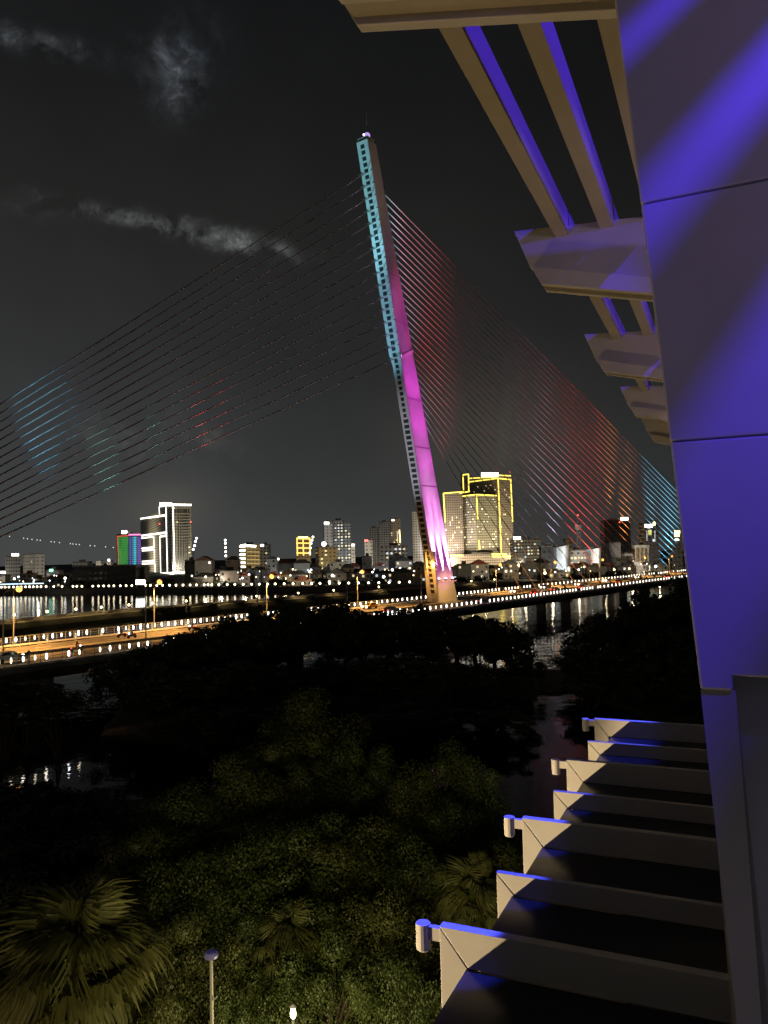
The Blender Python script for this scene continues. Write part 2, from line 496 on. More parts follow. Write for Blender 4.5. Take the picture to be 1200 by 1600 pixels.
for k, pw in ((1, 420), (2, 340), (3, 260)):
    t = T2 + S_BAY * (k - 1) - 1.7
    flood(t, V((1.3, 4.1)), pw, P(t + .1, -1.1, 2.4), 68, label='violet floodlight on the facade behind the %s sunshade bracket' % ('first', 'second', 'third')[k - 1])
for k, pw in ((1, 30), (2, 24), (3, 18)):  # fills added for the bounce off the wall onto the brackets
    t = T2 + S_BAY * (k - 1) - 2.3
    lamp('bracket_fill', 'SPOT', P(t, 1.35, 1.7), (.78, .60, 1.0), pw * 1.5, P(t + 2.3, -.7, 2.1), R_(70), .6, .3)
# soft violet fill added to lift the wall between the bands
lamp('wall_fill', 'SPOT', P(.2, 1.25, 1.1), (.55, .38, 1.0), 20, P(TW, -.1, 1.3), R_(76), .5, .3)

lamp('wall_fill', 'SPOT', P(.2, 1.25, -1.1), (.78, .68, 1.0), 9, P(TW, -.02, -1.9), R_(80), .6, .3)  # weak fill added to lift the pier and recess below
# --- glazed winter garden below with projecting rim frames
can = thing('glass_canopy', P(12, .2, -3.6 - 8), 'dark glass canopy with pale mitred rim frames below the balcony', 'canopy')
frames = []
Y_TOP = -3.24
def depth_t(px, py, H):
    q = tr(at_z(px, py, CAM_Z + H)); return q[0], q[1]
pxs = [((686, 1447), 'a'), ((775, 1363), 'b'), ((815, 1278), 'a'), ((864, 1236), 'b'), ((884, 1187), 'a'), ((918, 1158), 'b'), ((928, 1123), 'a')]
GL_H = -3.56
GLASS = mat('dark_tinted_glass', (.020, .022, .028), .28, .2, .3, spec=.25)
RC = 1.79
ts = []
for i, (p, ty) in enumerate(pxs):
    H = Y_TOP if ty == 'a' else Y_TOP - .10
    t, r = depth_t(p[0], p[1], H)
    dep = H - GL_H
    ri = r + dep * (1.0 if ty == 'a' else 1.15) * .82
    ts.append((t, r, H, ri))
    th = .10 if ty == 'a' else .07
    top = MB().prism([P(t, r, H), P(t, ri, GL_H + .004), P(t, RC, GL_H + .004), P(t, RC, H)], F * th)
    fr = top.build('rim_frame', METAL, can, bevel=.005)
    MB().prism([P(t, r + .004, H - .012), P(t, ri - .004, GL_H - .008), P(t, ri - .004, -11), P(t, r + .004, -11)], F * th).build('upright', METAL, fr, bevel=.005)
ge = sum(x[3] for x in ts) / len(ts) + .01
t_first, t_last = ts[0][0] - 3.4, ts[-1][0]
stops = [t_first] + [x[0] for x in ts]
cols = [ge, ge + (RC - ge) * .42, ge + (RC - ge) * .80, RC]
for a, b in zip(stops, stops[1:]):
    for c, d in zip(cols, cols[1:]):
        MB().obox(P((a + b) / 2 + .03, (c + d) / 2, GL_H - .012), F * ((b - a) / 2 - .045), N * ((d - c) / 2 - .012), Z * .012).build('glass_pane', GLASS, can)
for c in cols[:3]:
    MB().obox(P((t_first + t_last) / 2, c, GL_H - .02), F * ((t_last - t_first) / 2), N * .025, Z * .018).build('glazing_bar', DARKM, can)
MB().obox(P((t_first + t_last) / 2, ge + .05, -7.32), F * ((t_last - t_first) / 2), N * .02, Z * 3.7).build('side_glass', GLASS, can)
# cylinder up-and-down lights on the tips of every other frame
for i, (t, r, H, ri) in enumerate(ts):
    if pxs[i][1] != 'a': continue
    c = P(t + .05, r - .17, H - .12)
    nm = ('nearest', 'second nearest', 'third nearest', 'farthest')[i // 2]
    o = thing('cylinder_light', c, 'small cream cylinder light on the tip of the %s rim frame' % nm, 'wall light', 'cylinder lights on the canopy rim')
    MB().tube([c - Z * .13, c - Z * .12, c + Z * .10, c + Z * .105], [.055, .066, .066, .055], 16).build('body', METAL, o)
    MB().bar(c + N * .06 + Z * .03, c + N * .175 + Z * .03, .06, .11).build('mount', METAL, o)
# violet lamps under the sunshade that wash the tips of the rim frames from above
for (t, r, H, ri), ty in zip(ts, [x[1] for x in pxs]):
    i = [x[0] for x in ts].index(t)
    if i in (4,): continue
    pw = (1500, 900, 1300, 700, 0, 700, 1500)[i]
    c = P(t + .25, r + .10, H + 3.1)
    lamp('tip_lamp', 'SPOT', c, (.05, .07, 1.0), pw, P(t + .12, r + .12, H), R_(17 if i < 5 else 40), .5, .03)

# warm garden flood to the left of the balcony: lights the frame tips, bracket undersides and near trees
warm = P(1.3, -14.5, -14.5)
wl = thing('garden_floodlight', warm - Z * 3.6, 'tall garden floodlight below the balcony', 'floodlight')
MB().tube([warm - Z * 3.6, warm - Z * .2], [.07, .05], 10).build('pole', DARKM, wl)
MB().box(warm.x - .25, warm.x + .25, warm.y - .15, warm.y + .15, warm.z - .2, warm.z - .08).build('housing', DARKM, wl, bevel=.02)
lamp('garden_lamp', 'POINT', warm + Z * .1, (1.0, .70, .34), 3400, radius=.35, parent=wl)
lamp('garden_spot', 'SPOT', warm + Z * .1, (1.0, .77, .44), 26000, P(8.5, -2.3, -7.0), R_(33.5), .12, .3, parent=wl)
#==SECTION2==
# ------------------------------------------------------------------ the cable-stayed bridge
BA = V((.597, .803, 0)).normalized(); BN = V((BA.y, -BA.x, 0))
PB = V((16.4, 197.0, 0))
DZ = 6.45                                        # road level
def B(s, n, z): return PB + BA * s + BN * n + Z * z
HW = 12.5
S0b, S1b = -192.0, 300.0
bridge = thing('cable_stayed_bridge', PB, 'long cable stayed bridge with a leaning floodlit pylon and fans of coloured stay cables', 'bridge')
CONC = mat('pale_concrete', (.46, .44, .42), .8, .16, .22, bump=.05, detail=8)
CONC2 = mat('deck_concrete', (.30, .29, .27), .85, .25, .3)
ASPH = mat('asphalt', (.10, .095, .09), .8, .25, .6)
def strip(sec, s0, s1, mb=None, n=1):
    mb = mb or MB()
    for i in range(n):
        a = s0 + (s1 - s0) * i / n; b = s0 + (s1 - s0) * (i + 1) / n
        mb.prism([B(a, u, z) for u, z in sec], BA * (b - a))
    return mb
# haunched box deck
strip([(-HW, DZ - .02), (HW, DZ - .02), (HW, DZ - .75), (HW - 3.5, DZ - 1.1), (6.0, DZ - 2.9), (-6.0, DZ - 2.9), (-HW + 3.5, DZ - 1.1), (-HW, DZ - .75)], S0b, S1b).build('deck', CONC2, bridge)
road = MB()
for u0, u1 in ((-9.6, -1.1), (1.1, 9.6)):
    road.add([B(S0b, u0, DZ + .004), B(S1b, u0, DZ + .004), B(S1b, u1, DZ + .004), B(S0b, u1, DZ + .004)], [(0, 3, 2, 1)])
road.build('carriageway', ASPH, bridge)
mk = MB()
for u in (-9.3, -5.3, 5.3, 9.3, -1.4, 1.4):
    if abs(u) in (5.3,):
        for i in range(78):
            s = S0b + 4 + i * 6.2
            mk.add([B(s, u - .08, DZ + .009), B(s + 2.6, u - .08, DZ + .009), B(s + 2.6, u + .08, DZ + .009), B(s, u + .08, DZ + .009)], [(0, 3, 2, 1)])
    else:
        mk.add([B(S0b, u - .08, DZ + .009), B(S1b, u - .08, DZ + .009), B(S1b, u + .08, DZ + .009), B(S0b, u + .08, DZ + .009)], [(0, 3, 2, 1)])
mk.build('lane_marking', mat('road_paint', (.7, .7, .66), .6, .15, 2), bridge)
strip([(-1.0, DZ - .01), (1.0, DZ - .01), (1.0, DZ + .28), (-1.0, DZ + .28)], S0b, S1b).build('median', CONC2, bridge)
for u in (-1, 1):
    strip([(u * 9.65, DZ - .01), (u * 12.3, DZ - .01), (u * 12.3, DZ + .16), (u * 9.65, DZ + .16)], S0b, S1b).build('footway', CONC2, bridge)
for s in (-170, -112, -62, 62, 138, 214, 282):
    pm = MB()
    for u in (-4.2, 4.2):
        pm.prism([B(s - .9, u - 1.3, -2), B(s + .9, u - 1.3, -2), B(s + .9, u + 1.3, -2), B(s - .9, u + 1.3, -2)], Z * (DZ - .9 + 0))
    pm.prism([B(s - 1.1, -6, DZ - 3.7), B(s + 1.1, -6, DZ - 3.7), B(s + 1.1, 6, DZ - 3.7), B(s - 1.1, 6, DZ - 3.7)], Z * .79)
    pm.build('pier', CONC, bridge)
# railings with their rows of little light panels
RAILM = mat('painted_railing', (.30, .30, .30), .4, .15, 2)
PANEL = glow('railing_light_panel', (1.0, .92, .76), 6)
pan = MB().lathe((0, 0, 0), [(.05, -.36), (.12, -.23), (.145, 0), (.12, .23), (.05, .36)], 8)
pan_me = bpy.data.meshes.new('railing_light'); pan_me.from_pydata(pan.v, [], pan.f); pan_me.materials.append(PANEL); pan_me.update()
pan_mes = [pan_me]
for nm_, c_, s_ in (('dim', (1.0, .86, .62), 3.2), ('bright', (.96, .97, 1.0), 10)):
    q_ = pan_me.copy(); q_.materials[0] = glow('railing_light_panel_' + nm_, c_, s_); pan_mes.append(q_)
for side, keep in ((HW - .22, 60), (-HW + .22, 40)):
    rb = MB()
    for z, w in ((1.12, .10), (.72, .05), (.36, .05)):
        rb.bar(B(S0b, side, DZ + .16 + z), B(S1b, side, DZ + .16 + z), w, w)
    ss = []; s = S0b
    while s < S1b:
        ss.append(s); s += 3.0 if s < -140 else (1.5 if s < -40 else (2.2 if s < 70 else 3.5))
    for s in ss: rb.bar(B(s + .7, side, DZ + .16), B(s + .7, side, DZ + 1.28), .07, .07)
    ro = rb.build('railing', RAILM, bridge)
    rest = MB(); cnt = 0
    rr = random.Random(5 if side > 0 else 6)
    for s in ss:
        c = B(s, side, DZ + .85)
        px = proj(c)[0]
        if rr.random() < (.10 if s < -20 else .05): continue      # some panels are out
        if px > -20 and cnt < keep:
            o = bpy.data.objects.new('railing_light', rr.choice(pan_mes + [pan_me])); COL.objects.link(o)
            o.parent = ro; o.location = c - ORG[ro.name]; cnt += 1
            k = rr.uniform(.8, 1.15); o.scale = (k, k, k * rr.uniform(.9, 1.15))
        else:
            rest.lathe(c, [(.05, -.36), (.12, -.23), (.145, 0), (.12, .23), (.05, .36)], 6)
    tag(rest.build('railing_light', PANEL, ro), kind='stuff')

# pylon: a tapering box read row by row up its lean
LEAN = None
topX = 30.0
ZT = 114.0
PTOP = PB - BA * topX + Z * ZT
def axis(z): return B(-topX * (z - DZ) / (ZT - DZ), 0, z)
def z_for_row(py):
    a, b = -2.0, 130.0
    for _ in range(50):
        m = (a + b) / 2
        if proj(axis(m))[1] > py: a = m
        else: b = m
    return (a + b) / 2
def row(py):
    xl = 556.5 + (py - 222) * .1535 if py <= 556 else 613 + (py - 572) * .1645
    return (py, xl, 574 + (py - 222) * .1547, 588 + (py - 222) * .1775)
rows = [row(y) for y in (222, 270, 400, 540, 556, 572, 600, 645, 750, 855, 907, 946)]
def section(py, xl, xc, xr):
    z = z_for_row(py); c = axis(z)
    ax = proj(c)[0]
    def slope(d):
        return proj(c + d)[0] - ax
    ua, un = slope(BA), slope(BN)
    w = (xc - xl) / un; d = (xr - xc) / ua
    # corner = c - BA*d/2 + BN*(w/2) + shift along BN so that it lands on xc
    sh = (xc - ax - un * w / 2 + ua * d / 2) / un
    return z, w, d, sh
SEC = [section(*r) for r in rows]
def sec_at(z):
    for a, b in zip(SEC, SEC[1:]):
        if b[0] <= z <= a[0]:
            k = (z - b[0]) / (a[0] - b[0])
            return tuple(b[i] + (a[i] - b[i]) * k for i in range(4))
    return SEC[0] if z > SEC[0][0] else SEC[-1]
def pt(z, fa, fn):                  # fa, fn in -1..1 across the section at height z
    _, w, d, sh = sec_at(z)
    return axis(z) + BN * sh + BA * (fa * d / 2) + BN * (fn * w / 2)
pb_ = MB(); rings = []
for q in reversed(SEC):
    z = q[0]
    ring = []
    for fa, fn in ((-1, -1), (-1, 1), (1, 1), (1, -1)):
        # chamfered corners
        for e in ((0, 1), (1, 0)):
            pass
        ring.append(pt(z, fa, fn))
    rings.append(ring)
pb_.tube_rings([[r[0], r[1], r[2], r[3]] for r in rings])
pyl = pb_.build('pylon', CONC, bridge, bevel=.18)
zt_ = SEC[0][0]
cap = MB().prism([pt(zt_, -.85, -.85), pt(zt_, -.85, .85), pt(zt_, .85, .85), pt(zt_, .85, -.85)], Z * .8)
cap.build('cap', CONC, pyl)
bc = pt(zt_, -.3, .4) + Z * 1.3
MB().ball(bc, .75, 14, 8).build('beacon', glow('beacon_glass', (.55, .38, .9), .9, True), pyl, smooth=True)
MB().ball(bc + V((-.72, -.3, .1)), .22, 8, 6).build('beacon_lamp', glow('beacon_white', (1, .95, 1), 5), pyl)
MB().tube([bc - Z * .5, bc + Z * 5.5], [.06, .03], 6).build('lightning_rod', RAILM, pyl)
# column of panels down the main-span face, the openings' shade put into their colour
OPEN_SHADE = mat('opening_shade', (.012, .012, .014), .8, .2, 1)
zs = []
py = 232.0
while py < 925:
    zs.append(z_for_row(py)); py += 9.55 if py < 560 else 8.5
for i, z in enumerate(zs):
    c = pt(z, -1, -.03 if z > 52 else 0)
    h = (zs[i - 1] - zs[i]) * .33 if i else (zs[0] - zs[1]) * .33
    _, w, d, sh = sec_at(z)
    hw = w * .165 if z > 52 else w * .27
    up = (pt(z + 1, -1, 0) - pt(z - 1, -1, 0)).normalized()
    MB().obox(c - BA * .0, BN * hw, up * h, up.cross(BN).normalized() * .03).build('opening_panel', OPEN_SHADE, pyl)
# joint lines between the pours on the broad face
for py_ in (330, 430, 505, 625, 700, 760):
    z = z_for_row(py_)
    MB().bar(pt(z, -.94, 1) - BN * .017, pt(z, .94, 1) - BN * .017, .04, .10).build('pour_joint', mat('pour_joint_shadow', (.24, .23, .22), .9, .2, 1), pyl)
zl = z_for_row(553); WHITEC = mat('lit_ledge_paint', (.8, .78, .8), .7, .05, 1)  # pale colour carries the light the ledge catches
MB().bar(pt(zl - 1.1, -1, 1) + BN * .25, pt(zl + 1.3, 1.0, 1) + BN * .06, .2, .5).build('ledge', WHITEC, pyl)
# two free-standing legs of the stair frame at the foot
zl0, zl1 = DZ + .1, z_for_row(858)
for xb, xt in ((671.5, 663.5), (683.5, 677.0)):
    pl = V(pt((zl0 + zl1) / 2, -1, 0)) - BA * .9
    MB().bar(hit(xb, 940, pl, BA + Z * .28), hit(xt, 862, pl, BA + Z * .28), .75, .7, up=BA).build('stair_leg', CONC, pyl)
for k in range(9):
    yy = 872 + k * 8
    a = hit(664.2 + (yy - 862) * .103, yy, pl, BA + Z * .28); b = hit(677.5 + (yy - 862) * .083, yy, pl, BA + Z * .28)
    MB().bar(a, b, .14, .16).build('stair_rung', RAILM, pyl)
# ledge and magenta floodlights at the top of the plinth
zf = z_for_row(906)
MB().prism([pt(zf - .5, -1.02, 1), pt(zf - .5, 1.04, 1), pt(zf - .5, 1.04, 1) + BN * .7, pt(zf - .5, -1.02, 1) + BN * .7], Z * .25).build('floodlight_shelf', CONC, pyl)
for k, fa in enumerate((-.72, .0, .70)):
    c = pt(zf, fa, 1) + BN * .45 + Z * .2
    o = MB().box(c.x - .35, c.x + .35, c.y - .3, c.y + .3, c.z - .25, c.z + .1).build('pylon_floodlight', DARKM, pyl, bevel=.04)
    MB().ball(c + Z * .15, .28, 8, 5).build('lens', glow('magenta_lens', (1, .55, 1), 9), o)
    lamp('pylon_lamp', 'SPOT', c + Z * .8 - BN * .12, (1.0, .46, .98), 620000, pt(z_for_row(770), fa * .85, 1) + BN * .1, R_(17), .9, .15)
# orange anti-glare lamp on the corner
oc = pt(z_for_row(878), -1, 1) + BN * .4 - BA * .4
MB().ball(oc, .42, 10, 6).build('corner_lamp', glow('sodium_glow', (1, .50, .10), 9), pyl)
lamp('corner_sodium', 'POINT', oc + BN * .6 - BA * .8 - Z * .6, (1, .48, .08), 3600, radius=.3)

# broad washes on the pylon from the deck
def spot_on(target, loc, col, E, cone, blend=.5, radius=.4):
    r = (V(target) - V(loc)).length
    return lamp('bridge_projector', 'SPOT', loc, col, E * 39.5 * r * r, target, cone, blend, radius)
MAG = (1.0, .055, .93)
for py_, E_, cn in ((885, .5, 14), (820, .6, 14), (755, .62, 13), (690, .72, 13), (630, .85, 12), (588, .85, 7)):
    spot_on(pt(z_for_row(py_), .1, 1), B(4, 58, 5), MAG, E_, R_(cn), .9)
spot_on(pt(z_for_row(500), .1, 1), B(-8, 58, 5), (1.0, .12, .88), .62, R_(10), 1.0)
spot_on(pt(z_for_row(420), .1, 1), B(-10, 58, 5), (1.0, .45, .85), .13, R_(9), 1.0)
spot_on(pt(z_for_row(340), .1, 1), B(-12, 58, 5), (1.0, .62, .68), .09, R_(9), 1.0)
spot_on(pt(z_for_row(270), 0, 1), B(-18, 55, 5), (1.0, .70, .50), .17, R_(9), 1.0)
CY = (.27, .80, .96)
spot_on(pt(z_for_row(300), -1, 0), B(-62, -48, DZ + 1), CY, 1.75, R_(17), .8)
spot_on(pt(z_for_row(480), -1, 0), B(-56, -48, DZ + 1), (.28, .70, .98), 1.5, R_(20), .8)
spot_on(pt(z_for_row(700), -1, 0), B(-48, -42, DZ + 1), (.75, .80, 1.0), .8, R_(26), .8)
# sodium light on the plinth
spot_on(pt(DZ + 3, 0, 1), B(-5, 11, DZ + 7.5), (1, .55, .18), 1.3, R_(60), .8)
spot_on(pt(DZ + 6, -1, 0), B(-16, 3, DZ + 7.5), (1, .46, .10), 1.6, R_(50), .9)

# stay cables: each leaves the pylon and runs down to the deck in the bridge's middle plane
CAB = mat('cable_sheath', (.42, .36, .34), .5, .1, .05)
AP = PB; ANR = BN
def to_deck(p, q, z=DZ + .5):
    d = q - p
    return p + d * ((z - p.z) / d.z)
NL = 16
for i in range(NL):
    k = i / (NL - 1)
    y0 = 272 + (562 - 272) * k
    z0 = z_for_row(y0)
    a = pt(z0, -1, 0)
    b = hit(0, 632 + (839 - 632) * k, AP, ANR)
    e = to_deck(a, b)
    MB().tube([a, e], .105, 8).build('stay_cable', CAB, bridge)
    for f0, f1 in ((-1.45, -.72), (.74, 1.1)):
        MB().bar(pt(z0, -1, f0) - BA * .12, pt(z0, -1, f1) - BA * .12, .16, .13).build('cable_anchor', mat('anchor_steel', (.06, .05, .05), .6, .2, 2), bridge)
NR = 31
STOP = (to_deck(pt(z_for_row(287), 1, 0), hit(1055, 764, AP, ANR)) - PB).dot(BA)
print('S_TOP', STOP)
for j in range(NR):
    k = j / (NR - 1)
    y0 = 287 + (645 - 287) * (k ** .95)
    a = pt(z_for_row(y0), 1, 0)
    s = STOP - (STOP - 41) * k
    e = B(s, 0, DZ + .3)
    MB().tube([a, e], .10, 8).build('stay_cable', CAB, bridge)
    MB().tube([e + (a - e).normalized() * .2, e + (a - e).normalized() * 3.2], .26, 8).build('cable_socket', RAILM, bridge)
# colour projectors standing along the deck edge, each washing a patch of the cable fan
RED = (1, .05, .06); ORG_ = (1, .34, .07); CYN = (.14, .62, 1.0); LAV = (.58, .58, 1.0); TEAL = (.30, .85, .75)
pj = [
 (1048, 800, 46, CYN, 8.0), (1040, 850, 34, CYN, 5.0), (1020, 750, 40, CYN, 3.2), (985, 710, 34, LAV, .2),
 (978, 800, 24, ORG_, 6.0), (955, 740, 20, ORG_, 4.5), (940, 700, 16, (1, .12, .06), 2.6),
 (925, 830, 42, RED, 4.6), (902, 770, 42, RED, 3.6), (872, 690, 48, RED, 1.0), (840, 620, 56, (1, .15, .2), .32),
 (868, 800, 24, LAV, 4.2), (845, 735, 26, LAV, 1.2), (815, 660, 36, LAV, .25), (790, 695, 16, TEAL, .4), (820, 800, 26, LAV, .5),
 (626, 350, 20, (1, .07, .12), 1.2), (646, 420, 22, (1, .06, .11), 1.4), (668, 495, 24, (1, .06, .11), 1.6), (686, 565, 24, (1, .08, .12), 1.5), (700, 650, 24, (1, .08, .12), .8),
 (720, 420, 80, (1, .2, .2), .10), (1000, 860, 36, ORG_, 1.5), (900, 885, 40, ORG_, 1.8), (820, 888, 40, ORG_, 1.5), (1000, 660, 50, RED, .12), (790, 560, 90, (1, .25, .2), .10),
 (60, 658, 30, CYN, 2.2), (102, 642, 18, CYN, 1.3), (165, 722, 22, TEAL, 1.6), (245, 690, 14, TEAL, 1.2), (318, 668, 13, RED, 1.8), (350, 648, 14, RED, .8),
 (110, 700, 80, LAV, .10), (300, 640, 120, (1, .35, .3), .08), (480, 450, 150, (1, .75, .65), .16), (330, 540, 120, (1, .8, .75), .10), (40, 600, 40, LAV, .18), (120, 600, 30, LAV, .25), (300, 700, 30, LAV, .3), (390, 650, 36, LAV, .22),  # broad faint washes added to lift the left cables to the sky tone
]
for px, py, rad, col, E in pj:
    tgt = hit(px, py, AP, ANR)
    s = (tgt - PB).dot(BA)
    loc = B(s - 10, 11.6, DZ + 1.9) if px > 560 else B(s + 6, 11.6, DZ + 1.9)
    r = (tgt - loc).length
    Rm = rad * (tgt - CP).dot(CR @ V((0, 0, -1))) / FPX
    lamp('cable_projector', 'SPOT', loc, col, E * (.78 if px > 560 else 1.0) * 39.5 * r * r, tgt, 2 * math.atan(Rm * 1.5 / r), 1.0, .3)
#==SECTION3==
# ------------------------------------------------------------------ street lamps and traffic on the bridge
SODIUM = (1.0, .45, .10)
BULB_S = glow('sodium_bulb', (1.0, .40, .07), 3.4)
BULB_W = glow('white_bulb', (1.0, .93, .80), 9)
POLE = mat('galvanised_pole', (.22, .23, .25), .45, .15, 2)
def s_for_px(px, n):
    a, b = S0b, S1b + 60
    for _ in range(50):
        m = (a + b) / 2
        if proj(B(m, n, DZ))[0] < px: a = m
        else: b = m
    return (a + b) / 2
def street_lamp(s, n, lit, label, grp, side=1):
    o = thing('street_lamp', B(s, n, DZ + .16), label, 'street lamp', grp)
    MB().tube([B(s, n, DZ + .16), B(s, n, DZ + .7), B(s, n, DZ + 8.4)], [.16, .11, .07], 10).build('pole', POLE, o)
    MB().tube([B(s, n, DZ + 8.3), B(s, n + .5 * side, DZ + 8.75), B(s, n + 1.3 * side, DZ + 8.9)], [.06, .05, .05], 8).build('arm', POLE, o)
    hd = MB().obox(B(s, n + 1.6 * side, DZ + 8.92), BN * .42, BA * .16, Z * .08).build('lamp_head', POLE, o, bevel=.03)
    if lit:
        MB().ball(B(s, n + 1.6 * side, DZ + 8.62), .46, 10, 6).build('bulb', BULB_S, hd, smooth=True)
        lamp('sodium_lamp', 'SPOT', B(s, n + 2.0 * side, DZ + 8.3), SODIUM, 23000, B(s, n + 2.2 * side, DZ), R_(146), .35, .25, parent=o)
words = ['leftmost', 'second from the left of', 'third from the left of', 'fourth from the left of']
lit_px = [-150, 21, 241, 417, 559, 776, 862, 937, 1003, 1046]
where = ['', 'above the water by the left picture edge', 'before the white outlined tower', 'before the balcony lit building', 'left of the pylon foot',
         'just right of the pylon', 'before the convex hall', 'before the grey brown block', 'before the sign topped building', 'closest to the hotel wall']
for px, w in zip(lit_px, where):
    street_lamp(s_for_px(px, -12.0), -12.0, True, ('orange lit street lamp on the far rail ' + w) if w else 'orange lit street lamp on the far rail left of the view', 'orange lit street lamps on the bridge')
unl = [(5, 'near the left picture edge'), (228, 'before the white outlined tower'), (403, 'before the balcony lit building'), (543, 'left of the pylon'), (659, 'behind the pylon stair legs'),
       (763, 'right of the pylon'), (847, 'left of the pale convex hall'), (922, 'before the lit stand hall'), (988, 'before the low canopy building'), (1036, 'closest to the hotel wall')]
for px, w in unl:
    street_lamp(s_for_px(px, .7), .7, False, 'unlit grey lamp post in the bridge median ' + w, 'unlit lamp posts in the bridge median')

GLASSC = mat('car_glass', (.02, .025, .03), .1, .2, 2)
TYRE = mat('tyre_rubber', (.02, .02, .02), .8, .2, 4)
HEAD = glow('headlight_glow', (1, .94, .82), 12); TAIL = glow('tail_light_glow', (1, .06, .03), 7)
def car(px, n, col, label, toward):
    s = s_for_px(px, n); d = -BA if toward else BA; r = d.cross(Z)
    c = B(s, n, DZ + .01)
    o = thing('car', c, label, 'car', 'cars on the bridge')
    def Q(l, w, h): return c + d * l + r * w + Z * h
    prof = [(-2.1, .35), (-2.15, .85), (-1.5, .98), (1.0, .95), (2.0, .78), (2.15, .5), (2.1, .3)]
    b = MB().prism([Q(l, -.85, h) for l, h in prof], r * 1.7)
    cab = [(-1.75, .96), (-1.2, 1.42), (.25, 1.45), (1.05, .95)]
    b.prism([Q(l, -.72, h) for l, h in cab], r * 1.44)
    cm = mat('car_paint_' + label.split()[0], col, .3, .08, 2, spec=.6)
    b.build('body', cm, o, bevel=.06)
    gl = MB()
    for w in (-.73, .73):
        gl.prism([Q(l, w - .012, h) for l, h in [(-1.45, 1.02), (-1.12, 1.36), (.2, 1.39), (.78, 1.02)]], r * .024)
    gl.prism([Q(1.05, -.6, .99), Q(1.05, .6, .99), Q(.36, .6, 1.41), Q(.36, -.6, 1.41)], d * .03)
    gl.build('windows', GLASSC, o)
    for l in (-1.3, 1.35):
        for w in (-.86, .70):
            MB().tube([Q(l, w, .32), Q(l, w + .16, .32)], .32, 12).build('wheel', TYRE, o)
    for w in (-.6, .6):
        MB().ball(Q(2.13, w, .62), .22, 8, 5).build('headlight', HEAD, o)
        MB().ball(Q(-2.14, w, .75), .14, 8, 5).build('tail_light', TAIL, o)
for a in [(14, 7.4, (.55, .55, .55), 'white car driving away along the near lane at the left picture edge', False),
          (578, -6.8, (.75, .42, .05), 'yellow taxi on the far lane left of the leaning pylon', True),
          (612, 6.0, (.12, .13, .16), 'dark grey car in the near lane just left of the pylon', False),
          (806, -4.5, (.5, .5, .52), 'silver car with bright headlights in the far lane nearest the pylon', True),
          (838, 6.5, (.45, .05, .04), 'red car in the near lane beyond the pylon', False),
          (852, -6.8, (.6, .6, .6), 'pale car with headlights under the lavender cables', True),
          (868, 4.2, (.10, .12, .25), 'navy car in the near lane under the lavender cables', False),
          (905, -4.2, (.62, .6, .55), 'cream car with headlights at the foot of the red cables', True),
          (912, 6.8, (.3, .3, .3), 'mid grey car with red tail lights at the foot of the red cables', False),
          (948, -6.6, (.7, .7, .7), 'bright white car beneath the orange cables', True),
          (968, 5.0, (.7, .4, .05), 'orange car driving away beneath the orange cables', False),
          (998, -5.0, (.15, .16, .15), 'black car with headlights far along the bridge', True),
          (1044, 6.0, (.5, .1, .08), 'maroon car closest to the hotel wall edge', False)]:
    car(*a)

def skin_person(name, joints, edges, col, label, group=None, loc=(0, 0, 0), rz=0.0):
    me = bpy.data.meshes.new(name)
    me.from_pydata([j[0] for j in joints], edges, [])
    o = bpy.data.objects.new(name, me); COL.objects.link(o)
    me.skin_vertices or o.modifiers.new('skin', 'SKIN')
    if not any(m.type == 'SKIN' for m in o.modifiers): o.modifiers.new('skin', 'SKIN')
    if not me.skin_vertices: me.attributes.new
    for v, j in zip(me.skin_vertices[0].data, joints): v.radius = (j[1], j[1] * .9)
    me.skin_vertices[0].data[0].use_root = True
    o.modifiers.new('subd', 'SUBSURF').levels = 1
    me.materials.append(col)
    o.location = loc; o.rotation_euler.z = rz
    return tag(o, label, 'person', group)
STAND = [((0, 0, .95), .15), ((0, 0, 1.2), .15), ((0, 0, 1.42), .13), ((0, 0, 1.52), .06), ((0, .02, 1.66), .105),
         ((-.2, 0, 1.40), .06), ((-.26, .08, 1.12), .045), ((-.22, .22, .92), .04), ((.2, 0, 1.40), .06), ((.27, .06, 1.12), .045), ((.24, .2, .93), .04),
         ((-.1, 0, .86), .09), ((-.11, .02, .48), .07), ((-.11, 0, .06), .05), ((-.11, .14, .04), .04), ((.1, 0, .86), .09), ((.12, .03, .48), .07), ((.12, 0, .06), .05), ((.12, .14, .04), .04)]
SE = [(0, 1), (1, 2), (2, 3), (3, 4), (2, 5), (5, 6), (6, 7), (2, 8), (8, 9), (9, 10), (0, 11), (11, 12), (12, 13), (13, 14), (0, 15), (15, 16), (16, 17), (17, 18)]
SIT = [((0, -.1, .80), .15), ((0, -.06, 1.05), .15), ((0, 0, 1.28), .13), ((0, .03, 1.38), .06), ((0, .06, 1.53), .13),
       ((-.2, .02, 1.26), .06), ((-.27, .2, 1.05), .045), ((-.25, .42, .98), .04), ((.2, .02, 1.26), .06), ((.27, .2, 1.05), .045), ((.25, .42, .98), .04),
       ((-.12, -.02, .76), .09), ((-.15, .35, .70), .075), ((-.14, .28, .32), .055), ((-.14, .42, .28), .04), ((.12, -.02, .76), .09), ((.15, .35, .70), .075), ((.14, .28, .32), .055), ((.14, .42, .28), .04)]
DK = [mat('dark_clothes', (.04, .04, .05), .8, .3, 6), mat('grey_clothes', (.2, .2, .2), .8, .3, 6), mat('red_clothes', (.35, .06, .05), .8, .3, 6), mat('blue_clothes', (.06, .10, .3), .8, .3, 6)]
ry = math.atan2(BN.y, BN.x) - math.pi / 2
